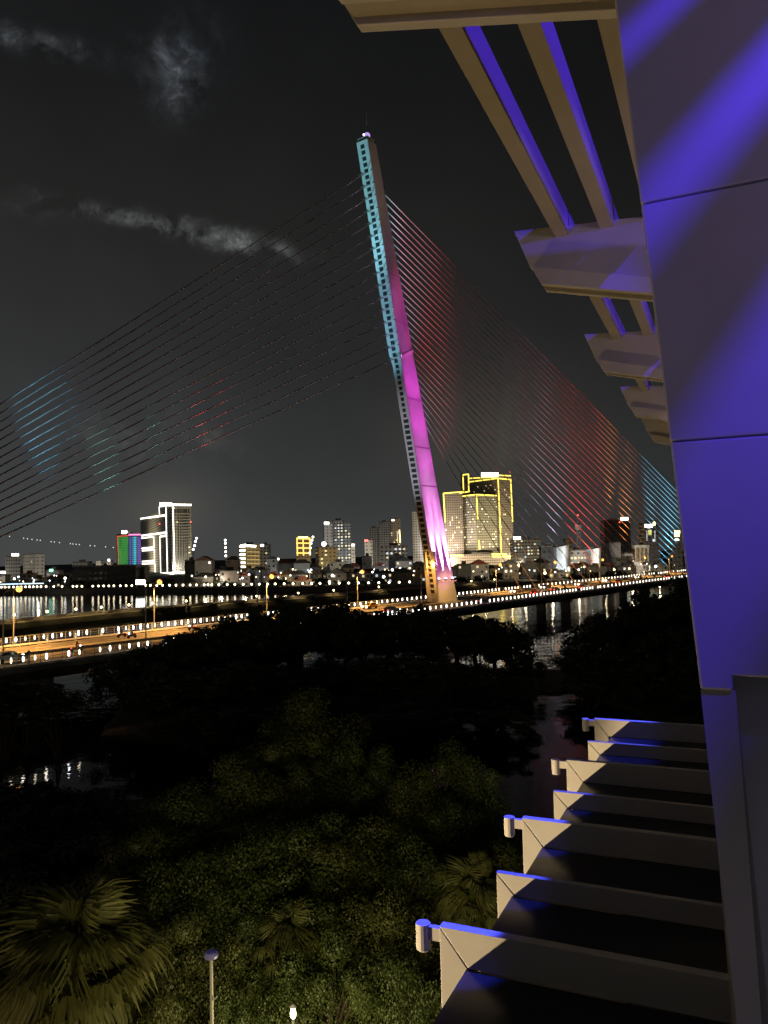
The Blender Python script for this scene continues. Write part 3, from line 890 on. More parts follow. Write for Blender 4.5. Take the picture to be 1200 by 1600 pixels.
skin_person('person', STAND, SE, DK[0], 'person in dark clothes leaning at the near bridge rail by the white car', 'people on the bridge', B(s_for_px(45, 11.6), 11.6, DZ + .16), ry)
skin_person('person', STAND, SE, DK[1], 'person in grey standing at the near rail left of the pylon foot', 'people on the bridge', B(s_for_px(646, 11.6), 11.6, DZ + .16), ry)
skin_person('person', STAND, SE, DK[3], 'person in blue standing at the near rail under the pylon', 'people on the bridge', B(s_for_px(664, 11.6), 11.6, DZ + .16), ry + .4)
skin_person('person', STAND, SE, DK[2], 'person in red standing at the near rail right of the pylon foot', 'people on the bridge', B(s_for_px(738, 11.6), 11.6, DZ + .16), ry - .3)
def scooter(px, n, toward, mi, label, plabel):
    s = s_for_px(px, n); d = -BA if toward else BA; c = B(s, n, DZ + .01)
    rz = math.atan2(d.y, d.x) - math.pi / 2
    o = thing('scooter', c, label, 'scooter', 'scooters on the bridge')
    r = d.cross(Z)
    def Q(l, w, h): return c + d * l + r * w + Z * h
    for l in (-.62, .62): MB().tube([Q(l, -.05, .26), Q(l, .05, .26)], .26, 12).build('wheel', TYRE, o)
    b = MB().prism([Q(l, -.13, h) for l, h in [(-.85, .62), (-.8, .40), (-.3, .30), (.25, .28), (.42, .85), (.34, .9), (.12, .40), (-.1, .66)]], r * .26)
    b.build('body', mat('scooter_paint_%d' % mi, [(.3, .05, .05), (.05, .08, .3), (.3, .3, .3)][mi % 3], .4, .1, 3), o, bevel=.03)
    MB().bar(Q(.42, -.3, .98), Q(.42, .3, .98), .05, .05).bar(Q(.62, 0, .3), Q(.40, 0, .98), .06, .06).build('handlebar', DARKM, o)
    MB().ball(Q(.52, 0, .82), .11, 8, 5).build('headlight', HEAD, o)
    MB().ball(Q(-.86, 0, .6), .08, 8, 5).build('tail_light', TAIL, o)
    skin_person('person', SIT, SE, DK[mi % 4], plabel, 'scooter riders on the bridge', c, rz)
for a in [(190, -6.5, True, 0, 'red scooter with a dark clad rider on the far lane at left', 'person in dark clothes riding the red scooter on the far lane'),
          (206, -3.5, True, 1, 'blue scooter with headlight following the red one at left', 'person in grey riding the blue scooter at left'),
          (120, 5.0, False, 2, 'grey scooter driving away in the near lane at left', 'person in red riding the grey scooter away at left'),
          (300, -5.0, True, 3, 'red scooter alone on the far lane before the dark trees', 'person in blue riding the lone red scooter'),
          (750, 7.5, False, 4, 'blue scooter in the near lane just right of the pylon foot', 'person in dark clothes riding just right of the pylon foot'),
          (880, -7.5, True, 5, 'grey scooter between cars under the red cables', 'person in grey riding between cars under the red cables')]:
    scooter(*a)

# ------------------------------------------------------------------ embankment path with yellow lamps, between the bridge and the far bank
pp = [(-160, 990), (-60, 981), (0, 975), (60, 968), (150, 960), (240, 952), (300, 948), (360, 943), (420, 939), (500, 932), (560, 927), (640, 921), (700, 917), (770, 912), (806, 908)]
pw_ = [at_z(x, y, 2.2) for x, y in pp]
em = MB(); pa = MB(); vs = []
for i, p in enumerate(pw_):
    a = pw_[max(i - 1, 0)]; b = pw_[min(i + 1, len(pw_) - 1)]
    d = (b - a); d.z = 0; d.normalize(); nrm = V((d.y, -d.x, 0))
    if nrm.y > 0: nrm = -nrm
    vs.append((p - nrm * 9 - Z * 4, p - nrm * .6, p + nrm * 2.8, p + nrm * 7 - Z * 1.3, p + nrm * 12 - Z * 4))
for q in vs: em.v += [tuple(x) for x in q]
for i in range(len(vs) - 1):
    for k in range(4):
        em.f.append((i * 5 + k, i * 5 + k + 1, i * 5 + k + 6, i * 5 + k + 5))
struct('embankment', em, SOIL)
for q in vs: pa.v += [tuple(q[1] + Z * .012 + (q[2] - q[1]) * .05), tuple(q[2] + Z * .012)]
for i in range(len(vs) - 1): pa.f.append((i * 2, i * 2 + 1, i * 2 + 3, i * 2 + 2))
struct('path', pa, mat('path_concrete', (.30, .26, .20), .85, .25, .5))
pr = MB()
for q, q2 in zip(vs, vs[1:]):
    pr.bar(q[1] + Z * .5, q2[1] + Z * .5, .35, 1.0)
tag(pr.build('parapet', CONC2), 'long low concrete parapet along the yellow lit embankment path', 'wall')
def path_point(px):
    for (x0, _), (x1, _), a, b in zip(pp, pp[1:], vs, vs[1:]):
        if x0 <= px <= x1: k = (px - x0) / (x1 - x0); return a[1].lerp(b[1], k) + (a[2] - a[1]) * .25
YB = glow('yellow_path_bulb', (1.0, .78, .36), 11, True)
first = None
for k, px in enumerate((20, 72, 116, 157, 199, 237, 290, 344, 400, 464, 520, 590, 735, 772)):
    p = path_point(px)
    o = thing('path_lamp', p, 'small yellow globe lamp on a short post beside the embankment path', 'path lamp', 'yellow lamps along the embankment path')
    if first is None:
        MB().tube([p, p + Z * 1.9], [.07, .05], 8).build('post', POLE, o)
        MB().ball(p + Z * 2.15, .34, 10, 6).build('globe', YB, o, smooth=True)
        first = o
    else:
        for ch in first.children:
            c = ch.copy(); COL.objects.link(c); c.parent = o
    lamp('path_light', 'SPOT', p + Z * 2.9, (1.0, .66, .24), 650, p, R_(150), .4, .3)
#==SECTION4==
# ------------------------------------------------------------------ the city on the far bank
WHITE_LED = glow('white_led_strip', (1.0, .95, .80), 3.2)
YEL_LED = glow('yellow_led_strip', (1.0, .76, .12), 1.9)
ORA_LED = glow('orange_led_strip', (1.0, .60, .14), 1.5)
SIGN_W = glow('white_sign_face', (1.0, .96, .86), 5)
SIGN_Y = glow('yellow_sign_face', (1.0, .82, .30), 4)
WIN_W = glow('warm_lit_window', (1.0, .80, .48), .75)
WIN_C = glow('cool_lit_window', (.82, .92, 1.0), .7)
WIN_B = glow('bright_lit_window', (1.0, .90, .66), 2.2)
RED_L = glow('red_warning_light', (1, .12, .08), 2.5)
ROOFM = mat('roof_concrete', (.14, .13, .12), .9, .3, .1)
GZ = 2.0
class Tower:
    """a block standing on the city ground with its front corner on a sight line"""
    def __init__(s, name, label, cat, D, pc, top, left=None, right=None, theta=0.0, m=None, group=None, part='wall', root=None, zb=GZ, depth=None, roof=True):
        th = R_(theta)
        s.e1 = V((math.cos(th), math.sin(th), 0)); s.e2 = V((-math.sin(th), math.cos(th), 0))
        s.D = D
        q = at_depth(pc, top, D); s.z1 = q.z; s.zb = zb
        s.c = V((at_depth(pc, (top + 890) / 2, D).x, D, 0))
        s.n1 = V((math.sin(th), -math.cos(th), 0)); s.n2 = V((-math.cos(th), -math.sin(th), 0))
        my = (top + 890) / 2
        s.w1 = (hit(right, my, s.c, s.n1) - s.c).dot(s.e1) if right is not None else 12.0
        s.w2 = (hit(left, my, s.c, s.n2) - s.c).dot(s.e2) if left is not None else (depth or min(18, max(8, s.w1 * .8)))
        s.root = root or thing(name, s.c + Z * zb, label, cat, group)
        p = [s.c, s.c + s.e1 * s.w1, s.c + s.e1 * s.w1 + s.e2 * s.w2, s.c + s.e2 * s.w2]
        s.p = p
        s.wall = MB().hexa([x + Z * (zb - .3) for x in p] + [x + Z * s.z1 for x in p]).build(part, m, s.root, uv=True)
        if roof:
            cc = (p[0] + p[2]) / 2
            rb = MB()
            for a, b in ((0, 1), (1, 2), (2, 3), (3, 0)):
                rb.bar(p[a] + (cc - p[a]) * .012 + Z * (s.z1 + .45), p[b] + (cc - p[b]) * .012 + Z * (s.z1 + .45), .4, .9)
            if s.w1 > 9 and s.w2 > 6: rb.obox(cc + Z * (s.z1 + 1.4), s.e1 * s.w1 * .16, s.e2 * s.w2 * .2, Z * 1.4)
            rb.build('roof', ROOFM, s.root)
    def face(s, k): return (s.c, s.n1, s.e1, s.w1) if k == 1 else (s.c, s.n2, s.e2, s.w2)
    def on(s, k, px, py, out=.3):
        c, n, e, w = s.face(k)
        return hit(px, py, c + n * out, n)
    def strip(s, k, x0, y0, x1, y1, m, w=None, name='light_strip', out=.35):
        a, b = s.on(k, x0, y0, out), s.on(k, x1, y1, out)
        _, n, e, _ = s.face(k)
        return MB().bar(a, b, w or .9, .5, up=n).build(name, m, s.root)
    def panel(s, k, x0, y0, x1, y1, m, name='sign', th=.4, out=.5):
        a, b, c, d = s.on(k, x0, y0, out), s.on(k, x1, y0, out), s.on(k, x1, y1, out), s.on(k, x0, y1, out)
        _, n, e, _ = s.face(k)
        return MB().prism([a, b, c, d], -n * th).build(name, m, s.root)
    def windows(s, k, n, m, pu=3.4, pv=3.3, size=(1.7, 1.5), lo=.04, hi=.96, seed=0, mats=None, cells=None):
        c, nn, e, w = s.face(k)
        r = random.Random(seed * 31 + k + int(s.D)); used = set()
        nu, nv = max(1, int(w / pu)), max(1, int((s.z1 - s.zb) / pv))
        off = (w - nu * pu) / 2
        rz = math.atan2(e.y, e.x)
        for _ in range(n):
            for _t in range(20):
                i, j = r.randrange(nu), int(nv * (lo + (hi - lo) * r.random()))
                if (i, j) not in used: break
            else: continue
            used.add((i, j))
            z = s.zb + (j + .5) * pv
            if z > s.z1 - 1.2: continue
            mm = r.choice(mats) if mats else m
            block('window', mm, s.root, c + e * (off + (i + .5) * pu) + nn * .06 + Z * z, (size[0] * r.uniform(.8, 1.1), .2, size[1] * r.uniform(.85, 1.1)), rz)
    def grid(s, k, nu, nv, m, x0, x1, y0, y1, fu=.62, fv=.6):
        """an even block of windows between two pixel corners"""
        a, b, c = s.on(k, x0, y0, .05), s.on(k, x1, y0, .05), s.on(k, x0, y1, .05)
        _, n, e, _ = s.face(k)
        W_ = (b - a).dot(e); H_ = a.z - c.z
        rz = math.atan2(e.y, e.x)
        for i in range(nu):
            for j in range(nv):
                p = a + e * (W_ * (i + .5) / nu) - Z * (H_ * (j + .5) / nv)
                block('window', m, s.root, p, (abs(W_) / nu * fu, .24, H_ / nv * fv), rz)
    def wash(s, k, E, col=(1, .88, .68), d=26, up=.45):  # unseen fill spot added in front of a face to lift it
        c, n, e, w = s.face(k)
        t = c + e * w / 2 + Z * (s.zb + (s.z1 - s.zb) * up)
        l = c + e * w / 2 + n * (d + (s.z1 - s.zb) * .55) + Z * (s.zb + 6)
        r = (t - l).length
        lamp('facade_fill', 'SPOT', l, col, E * 39.5 * r * r, t, 2.2, .8, .6)
F_OLIVE = facade('olive_tower_facade', (.28, .26, .20), (.03, .03, .028), 3.2, 3.3, (.15, .85), (.3, .75))
F_GREY = facade('grey_tower_facade', (.25, .25, .25), (.025, .028, .032), 3.4, 3.3)
F_PALE = facade('pale_tower_facade', (.46, .45, .43), (.05, .05, .055), 4.2, 3.4, (.3, .7), (.35, .7))
F_BROWN = facade('brown_tower_facade', (.24, .20, .16), (.022, .022, .022), 2.9, 3.2, (.2, .8), (.25, .72))
F_OCHRE = facade('ochre_block_facade', (.34, .27, .14), (.04, .035, .02), 3.3, 3.2, (.25, .75), (.3, .7))
F_DARK = facade('dark_block_facade', (.055, .05, .045), (.015, .015, .016), 3.5, 3.6, (.2, .8), (.3, .7))
F_BLUE = facade('blue_glass_facade', (.16, .18, .22), (.02, .025, .035), 2.6, 3.3, (.1, .9), (.2, .8))
DARKWIN = mat('unlit_window_glass', (.02, .02, .022), .25, .3, .5)

# white outlined tower
t = Tower('hotel_tower', 'tall tower outlined in white light strips with a glowing rooftop sign', 'tower', 900, 268.5, 787, left=219.5, right=299.5, theta=22, m=F_OLIVE)
t.grid(1, 5, 19, DARKWIN, 277, 294.5, 803, 889, .66, .56)
t.grid(1, 8, 1, DARKWIN, 272.5, 296, 795.5, 801.5, .7, .9)
for k, x0, y0, x1, y1, w in [(1, 269, 788.5, 299, 789, 2.2), (1, 270, 788, 273, 895, 1.0), (1, 273, 895, 301, 893.5, 2.0),
        (2, 219.5, 810.5, 259, 805, 2.2), (2, 248.5, 792, 249, 806, 1.4), (2, 249, 791.5, 268, 788.5, 1.6), (2, 259, 792, 261.5, 896, 2.6),
        (2, 221, 837, 260, 832, 2.2), (2, 221, 841, 240, 838.6, 1.6), (2, 240, 838.5, 240.6, 856, 2.2), (2, 221.5, 857, 240.6, 855.3, 2.2),
        (2, 222, 860.5, 241, 859, 1.8), (2, 241, 859, 241.3, 877, 2.2), (2, 222, 877.5, 241.3, 876.3, 2.0), (2, 222, 881, 241.6, 880, 1.8), (2, 241.6, 880, 242.5, 897, 2.2), (2, 234.5, 896.5, 242.5, 897, 2.0),
        (2, 249.5, 838.5, 259, 837, 2.0), (2, 249.5, 838, 251, 896.5, 1.8), (2, 250.5, 896.5, 272, 895.5, 2.4)]:
    t.strip(k, x0, y0, x1, y1, WHITE_LED, w)
t.panel(2, 249.5, 785.2, 267.5, 790.5, SIGN_W, 'rooftop_sign', .8, .8)
t.windows(1, 4, WIN_W, seed=3)
block('warning_light', RED_L, t.root, t.on(2, 249.3, 818.5, .6), (1.6, .6, 1.8))
block('warning_light', RED_L, t.root, t.on(1, 298.5, 815.5, .6), (1.2, .6, 1.4))
t.wash(1, 1.0, (1, .90, .70)); t.wash(2, 2.0, (1, .86, .62))
MB().bar(t.p[3] + Z * (t.z1 - 14.5), t.p[3] + Z * (t.z1 - 14), 1, 1)
# tower with coloured led faces
t = Tower('led_tower', 'tower glowing with green red and blue led panels beside the white outlined tower', 'tower', 850, 201, 834, left=182.5, right=220.5, theta=35, m=F_DARK)
def led(name, c, s=1.0): return glow('led_' + name, c, s)
def ledgrid(name, c1, c2, s, p=(1.9, 1.9)):
    if name in MATS: return MATS[name]
    m = bpy.data.materials.new(name); m.use_nodes = True
    tt = m.node_tree; b = tt.nodes['Principled BSDF']; q = NG(tt)
    co = q.n('ShaderNodeTexCoord').outputs['Object']
    sp = q.n('ShaderNodeSeparateXYZ'); tt.links.new(co, sp.inputs[0])
    k = q.m('MULTIPLY', q.m('GREATER_THAN', q.m('FRACT', q.m('DIVIDE', sp.outputs[0], p[0])), .3), q.m('GREATER_THAN', q.m('FRACT', q.m('DIVIDE', sp.outputs[2], p[1])), .3))
    f = q.m('MULTIPLY_ADD', q.noise(co, .09, 3, .6), 2.6, -.8, clamp=True)
    tt.links.new(q.mix(f, (*c1, 1), (*c2, 1)), b.inputs['Emission Color'])
    tt.links.new(q.m('MULTIPLY_ADD', k, s * .85, s * .15), b.inputs['Emission Strength'])
    b.inputs['Base Color'].default_value = (.02, .02, .02, 1)
    m.cycles.emission_sampling = 'NONE'; MATS[name] = m
    return m
t.panel(2, 184.5, 838.5, 200, 885, ledgrid('green_led_wall', (.02, .30, .06), (.12, .42, .08), 1.0), 'led_panel', .3)
t.strip(2, 183.4, 838, 185.5, 886, led('red', (.9, .10, .05)), 1.0); t.strip(2, 183.4, 838, 200.5, 836.8, led('red', (.9, .10, .05)), 1.0)
for x0, x1, c in ((202, 205.5, (.10, .12, .45)), (207, 208, (.25, .4, .9)), (209, 213, (.03, .62, .66)), (215, 216, (.5, .15, .75)), (217, 220, (.13, .08, .50))):
    t.panel(1, x0, 838, x1, 885, ledgrid('led_wall_%d' % x0, c, tuple(x * 1.4 for x in c), 1.0, (.9, 2.4)), 'led_panel', .3)
t.strip(1, 201, 835.5, 220, 835.3, led('pink', (1, .25, .6), 1.4), 1.6)
t.panel(2, 190, 829, 197.5, 834, SIGN_W, 'crown_sign', .8, .3)
# long dark block
t = Tower('civic_building', 'long dark low building in front of the led tower', 'building', 520, 125, 886, left=112, right=222, theta=4, m=F_DARK)
Tower('wing', '', '', 516, 156, 889.5, right=226, theta=4, m=F_DARK, root=t.root, part='wing', depth=14)
t.windows(1, 5, WIN_W, seed=2, pv=4, size=(1.2, .8))
# left end of the skyline
t = Tower('office_tower', 'grey office slab with a small white rooftop sign at the left picture edge', 'tower', 700, 27.5, 869, left=8.5, right=31.5, theta=60, m=F_GREY)
t.panel(2, 18, 865, 28.5, 868.8, SIGN_W, 'rooftop_sign', .6, .2); t.wash(2, .32)
t = Tower('apartment_block', 'pale twin volume apartment block second from the left picture edge', 'building', 720, 55.5, 866, left=36, right=69.5, theta=40, m=F_PALE)
t.wash(1, .34); t.wash(2, .30); t.windows(2, 3, WIN_W, seed=5)
t = Tower('low_block', 'small pale block with a green rooftop lamp left of the long dark building', 'building', 560, 72, 892, right=92, theta=0, m=F_PALE)
block('roof_lamp', glow('green_lamp', (.25, 1, .6), 4), t.root, t.on(1, 80, 891, .2), (2.6, .6, 1.6)); t.wash(1, .25)
t = Tower('low_block', 'dim grey block rising behind the left end of the long dark building', 'building', 760, 113, 879, right=137, m=F_GREY); t.wash(1, .16)
t = Tower('small_tower', 'small pale tower peeping over the long dark building', 'tower', 900, 150, 877, right=158, m=F_PALE); t.wash(1, .4)
t = Tower('small_tower', 'small white crowned tower just left of the led tower', 'tower', 900, 167, 877, right=173.5, m=F_PALE); t.wash(1, .4)
t.panel(1, 168.5, 873.5, 171.5, 876.8, SIGN_W, 'crown_lamp', .6)
# low waterfront at the far left
t = thing('waterfront_pavilion', (at_depth(22, 911, 500).x, 505, 2.0), 'low waterfront pavilion with a bluish lit roof edge at far left', 'pavilion')
pc = ORG[t.name]
MB().prism([pc + V((-16, 0, 3.2)), pc + V((16, 0, 3.2)), pc + V((18, 0, 3.6)), pc + V((0, 0, 6.2)), pc + V((-18, 0, 3.6))], (0, 10, 0)).build('roof', ROOFM, t)
for i in range(7): MB().tube([pc + V((-15 + 5 * i, .4, -.2)), pc + V((-15 + 5 * i, .4, 3.4))], .15, 6).build('post', POLE, t)
MB().box(pc.x - 17, pc.x + 17, pc.y - .3, pc.y - .05, 5.2, 5.75).build('light_strip', glow('bluish_strip', (.55, .78, 1), 2.4), t)
t = Tower('lit_shed', 'white fronted lit shed at the very left edge of the far bank', 'building', 540, -12, 900, right=8, m=F_PALE)
t.panel(1, -8, 892.5, 8, 896, SIGN_W, 'sign', .5); t.wash(1, .5)
# far string of lamps hung in the air
ls = thing('light_string', at_depth(-14, 880, 1500) - Z * 30, 'far sagging string of tiny lamps in the dark sky over the left bank', 'light string')
la, lb = at_depth(-14, 834, 1500), at_depth(184, 856, 1500)
for p in (la, lb):
    MB().tube([V((p.x, p.y, 0)), p], [.9, .35], 8).build('mast', POLE, ls)
cur = [la.lerp(lb, k / 24) - Z * (6 * math.sin(math.pi * k / 24) * .4) for k in range(25)]
MB().tube(cur, .10, 5).build('cable', DARKM, ls)
FAINT = glow('faint_string_bulb', (1, .96, .86), 1.1)
for px in (15, 37, 43, 50, 58, 63, 80, 85, 93, 110, 114, 119, 124, 141, 148, 165, 177):
    k = (px + 14) / 198
    p = la.lerp(lb, k) - Z * (2.4 * math.sin(math.pi * k))
    MB().ball(p, 1.05, 6, 4).build('bulb', FAINT, ls)
def light_mast(D, pts, label):
    ws = [at_depth(x, y, D) for x, y in pts]
    o = thing('light_mast', V((ws[-1].x, D, 2)), label, 'light mast', 'masts strung with white lamps')
    MB().tube([V((ws[-1].x, D + .6, 1.8)), ws[-1] + V((0, .6, 0)), ws[0] + V((0, .6, 1))], [.5, .35, .2], 8).build('pole', POLE, o)
    for p in ws: MB().ball(p, 1.15, 8, 5).build('bulb', SIGN_W, o)
light_mast(800, [(307, 841), (305.5, 846), (304, 852.5), (302, 858.5)], 'slanting string of four white lamps just right of the white outlined tower')
light_mast(800, [(352, 844), (352.2, 849), (352.4, 855.5), (352.6, 862), (352.8, 868.5)], 'upright mast of five white lamps left of the balcony lit building')
light_mast(800, [(489, 839), (487.5, 844), (486, 849), (485, 856), (484, 864)], 'slanting string of white lamps right of the orange outlined building')
# building with lit balconies
t = Tower('balcony_building', 'curved topped building with a column of white lit balconies and pale yellow floors', 'building', 650, 384, 852, left=374, right=407, theta=30, m=F_OCHRE)
for i in range(7): t.strip(2, 374.5, 854 + i * 6.3, 383, 853.6 + i * 6.4, WHITE_LED, 1.5, 'balcony_light')
t.strip(1, 384, 852.5, 400, 853.5, SIGN_W, 1.6, 'roof_light'); t.strip(2, 376, 853, 384, 851.5, SIGN_W, 1.8, 'roof_light')
for i in range(6): t.strip(1, 386, 862 + i * 6, 405, 862.5 + i * 6, glow('dim_floor_band', (.8, .62, .30), .16), .8, 'floor_band')
t.panel(1, 395, 892, 404, 897, SIGN_Y, 'entrance_sign'); t.wash(1, .4, (1, .85, .5))
# orange outlined
t = Tower('outlined_building', 'small building outlined in orange light beside a slanting lamp string', 'building', 800, 463, 840, right=485, theta=0, m=F_BROWN)
for y in (841, 848.5, 856, 864): t.strip(1, 463.5, y, 484.5, y + .4, ORA_LED, 1.3 if y > 842 else 2.0)
for x in (464, 473.5, 484): t.strip(1, x, 841, x + .8, 868, ORA_LED, 1.2)
t.strip(1, 466, 839.6, 481, 839.2, SIGN_Y, 1.4, 'rooftop_sign'); t.wash(1, .4, (1, .7, .3))
# centre cluster
t = Tower('apartment_tower', 'tall grey apartment tower with a white sided wing and scattered lit windows', 'tower', 850, 521, 814, right=538, theta=8, m=F_GREY)
Tower('x', '', '', 846, 507, 817, right=520, theta=8, m=F_PALE, root=t.root, part='white_wing', depth=16).panel(1, 506.5, 815.5, 514, 819, SIGN_W, 'rooftop_sign')
t2 = Tower('x', '', '', 846, 537.5, 818, right=549, theta=8, m=F_GREY, root=t.root, part='side_wing', depth=16)
Tower('x', '', '', 853, 526, 811, right=534, theta=8, m=F_GREY, root=t.root, part='lift_house', zb=t.z1, depth=8)
t.windows(1, 26, WIN_W, seed=7, mats=[WIN_W, WIN_W, WIN_C]); t2.windows(1, 10, WIN_W, seed=8)
t.wash(1, .42, (.9, .95, 1)); t2.wash(1, .1)
t = Tower('ochre_block', 'ochre block with a bright round lamp on its roof before the grey apartment tower', 'building', 640, 498, 856, left=493, right=527, theta=8, m=F_OCHRE)
MB().ball(t.on(1, 506, 850, -1), 2.0, 8, 6).build('roof_lamp', SIGN_W, t.root); t.wash(1, .42, (1, .8, .45)); t.windows(1, 4, WIN_W, seed=4)
t = Tower('white_block', 'narrow white block with a small red rooftop sign in the city centre', 'building', 700, 570, 845, right=582.5, m=F_PALE)
t.panel(1, 569.5, 843, 575, 846, glow('red_sign', (1, .15, .12), 2.6), 'rooftop_sign'); t.wash(1, .5)
t = Tower('dim_tower', 'dim grey stepped tower with a vertical strip of light behind the office block', 'tower', 1100, 592, 816, right=610, m=F_GREY)
Tower('x', '', '', 1104, 577, 825, right=592, m=F_GREY, root=t.root, part='low_wing')
q = Tower('x', '', '', 1096, 609.5, 812, right=626.5, m=F_BROWN, root=t.root, part='tall_wing')
q.strip(1, 624, 828, 625.5, 848, SIGN_Y, 1.2); q.strip(1, 620.5, 830, 621.5, 848, glow('dim_strip', (.9, .8, .5), .5), 1.0)
q.panel(1, 612, 811.5, 616, 814, WHITE_LED, 'rooftop_lamp')
q.windows(1, 8, WIN_W, seed=9); t.wash(1, .16); q.wash(1, .22)
t = Tower('office_block', 'wide grey office block with a few cool lit windows left of the pylon', 'building', 620, 594, 854, right=636.5, theta=0, m=F_GREY)
t.windows(1, 16, WIN_C, seed=10, mats=[WIN_C, WIN_W]); t.wash(1, .30)
t = Tower('dim_tower', 'dim grey tower half hidden behind the foot of the leaning pylon', 'tower', 1000, 645, 800, right=664, m=F_GREY); t.wash(1, .14)
t = Tower('small_block', 'small pale turret block right of the grey apartment tower', 'building', 700, 549, 853, right=555, m=F_PALE); t.wash(1, .5)
t.panel(1, 549, 850, 554, 853, SIGN_W, 'roof_lamp')
t = Tower('low_block', 'low block with a long lit white roof sign right of the balcony lit building', 'building', 600, 420, 876, right=436, m=F_GREY)
t.panel(1, 421, 872, 436, 875, SIGN_W, 'rooftop_sign'); t.wash(1, .3)
t = Tower('low_block', 'slim grey block with one white roof light behind the balcony lit building', 'building', 760, 406, 852, right=421, m=F_GREY)
t.panel(1, 406.5, 850.5, 412, 853.5, SIGN_W, 'roof_light'); t.wash(1, .15); t.windows(1, 4, WIN_W, seed=11)

# yellow outlined towers
LM = [WIN_W, WIN_B, WIN_W, WIN_C]
t = Tower('outlined_tower', 'cluster of tall apartment towers outlined in yellow light with a glowing rooftop sign', 'tower', 1000, 744.5, 773, left=719.5, right=779, theta=35, m=F_OLIVE)
root = t.root
hi_ = Tower('x', '', '', 1020, 778.5, 745, left=732.5, right=801.5, theta=38, m=F_BROWN, root=root, part='tall_block')
lw = Tower('x', '', '', 1012, 694, 771, right=724, theta=0, m=F_BROWN, root=root, part='low_block')
nt_ = Tower('x', '', '', 1024, 723, 742, right=733, theta=0, m=F_DARK, root=root, part='lift_tower', depth=10)
for tw, lst in ((t, [(2, 720, 775.5, 744.5, 772.8), (1, 744.5, 772.8, 779, 774.5), (2, 720.3, 776, 722.5, 841), (1, 744.8, 775, 746.5, 811), (1, 748, 844, 749.5, 858)]),
                (hi_, [(2, 733, 747.5, 778, 745), (1, 778, 742.5, 798, 743.5), (2, 733, 753, 778, 747.2), (1, 778.5, 747.3, 798.5, 749.5), (1, 778.2, 747, 783.5, 864), (1, 798, 749, 801, 815)]),
                (lw, [(1, 692.8, 770.8, 722, 768.5), (1, 692.8, 771, 695.5, 816), (1, 718, 770.3, 734, 767.8)]),
                (nt_, [(1, 723.2, 742, 732.5, 740.8), (1, 723.4, 742, 724.2, 768), (1, 732, 741, 732.5, 767)])):
    for k, x0, y0, x1, y1 in lst: tw.strip(k, x0, y0, x1, y1, YEL_LED, 1.4)
hi_.panel(2, 752, 738.3, 778, 745, SIGN_W, 'rooftop_sign', .8, 1.0)
t.windows(1, 34, WIN_W, pu=2.9, seed=1, mats=LM, size=(1.5, 1.6)); t.windows(2, 26, WIN_W, pu=2.9, seed=2, mats=LM, size=(1.9, 1.6))
lw.windows(1, 24, WIN_W, pu=2.9, seed=3, mats=LM, size=(1.5, 1.6), lo=.1); hi_.windows(1, 14, WIN_W, pu=2.9, seed=4, mats=LM, size=(1.6, 1.6))
hi_.windows(2, 7, WIN_W, pu=4, seed=6, lo=.86, hi=.93, size=(2.2, 1.2))
t.wash(1, 1.2, (1, .84, .52)); t.wash(2, .8, (.95, .9, .9)); lw.wash(1, 1.2, (1, .78, .50)); hi_.wash(1, .9, (1, .82, .52)); hi_.wash(2, .45, (1, .8, .6), up=.8)
pod = Tower('x', '', '', 985, 704, 868, right=803, theta=0, m=F_BROWN, root=root, part='podium', depth=14)
for x0, x1, y in ((704.5, 723.5, 868), (768.5, 791, 865.3), (769, 806, 869.5)): pod.strip(1, x0, y, x1, y + .2, YEL_LED, 1.6)
block('warning_light', RED_L, root, hi_.on(1, 796.8, 738, 0), (1, 1, 1.4))

t = Tower('apartment_block', 'block with many lit windows and a white sign right of the yellow outlined towers', 'building', 800, 802, 843, right=845, m=F_OLIVE)
t.panel(1, 802.5, 838.5, 813.5, 843, SIGN_W, 'rooftop_sign'); t.windows(1, 30, WIN_W, seed=12, mats=LM); t.wash(1, .35)
# halls and blocks behind the right hand cables
WHITE_W = mat('white_render', (.62, .64, .64), .7, .08, .2)
def curved_hall(px0, px1, top, D, label, E):
    a, b = at_depth(px0, top, D), at_depth(px1, top, D)
    o = thing('curved_hall', V(((a.x + b.x) / 2, D, 2)), label, 'hall')
    rings = []
    w = (b.x - a.x); n = 14
    mb = MB()
    lo = [V((a.x + w * i / n, D - 5 * math.sin(math.pi * i / n), 1.8)) for i in range(n + 1)]
    hi2 = [V((p.x, p.y - .8, a.z + 1.2 * math.sin(math.pi * .5 * i / n))) for i, p in enumerate(lo)]
    back = [V((p.x, D + 14, a.z)) for p in hi2]
    back0 = [V((p.x, D + 14, 1.8)) for p in lo]
    for r in (lo, hi2, back, back0): mb.v += [tuple(p) for p in r]
    m_ = n + 1
    for i in range(n):
        for k in range(3): mb.f.append((k * m_ + i, k * m_ + i + 1, (k + 1) * m_ + i + 1, (k + 1) * m_ + i))
    for i in (0, n): mb.f.append((i, m_ + i, 2 * m_ + i, 3 * m_ + i))
    mb.build('wall', WHITE_W, o)
    MB().box(a.x - .5, b.x + .5, D - 1, D + 14, a.z + .9, a.z + 1.4).build('roof', ROOFM, o)
    l = V(((a.x + b.x) / 2 - 8, D - 26, 5)); r = 26
    lamp('hall_lamp', 'SPOT', l, (.86, .94, 1), E * 39.5 * r * r, V(((a.x + b.x) / 2, D, a.z * .6)), 1.6, .8, .5)
    return o
curved_hall(869, 888, 855, 520, 'pale convex fronted hall under the lavender cables', 1.5)
curved_hall(923, 938, 858.5, 516, 'pale blue lit rounded wall at the end of the lit stand', 2.0)
t = Tower('dark_block', 'dark flat block left of the pale convex hall', 'building', 530, 846, 855, right=869, m=F_DARK); t.wash(1, .12)
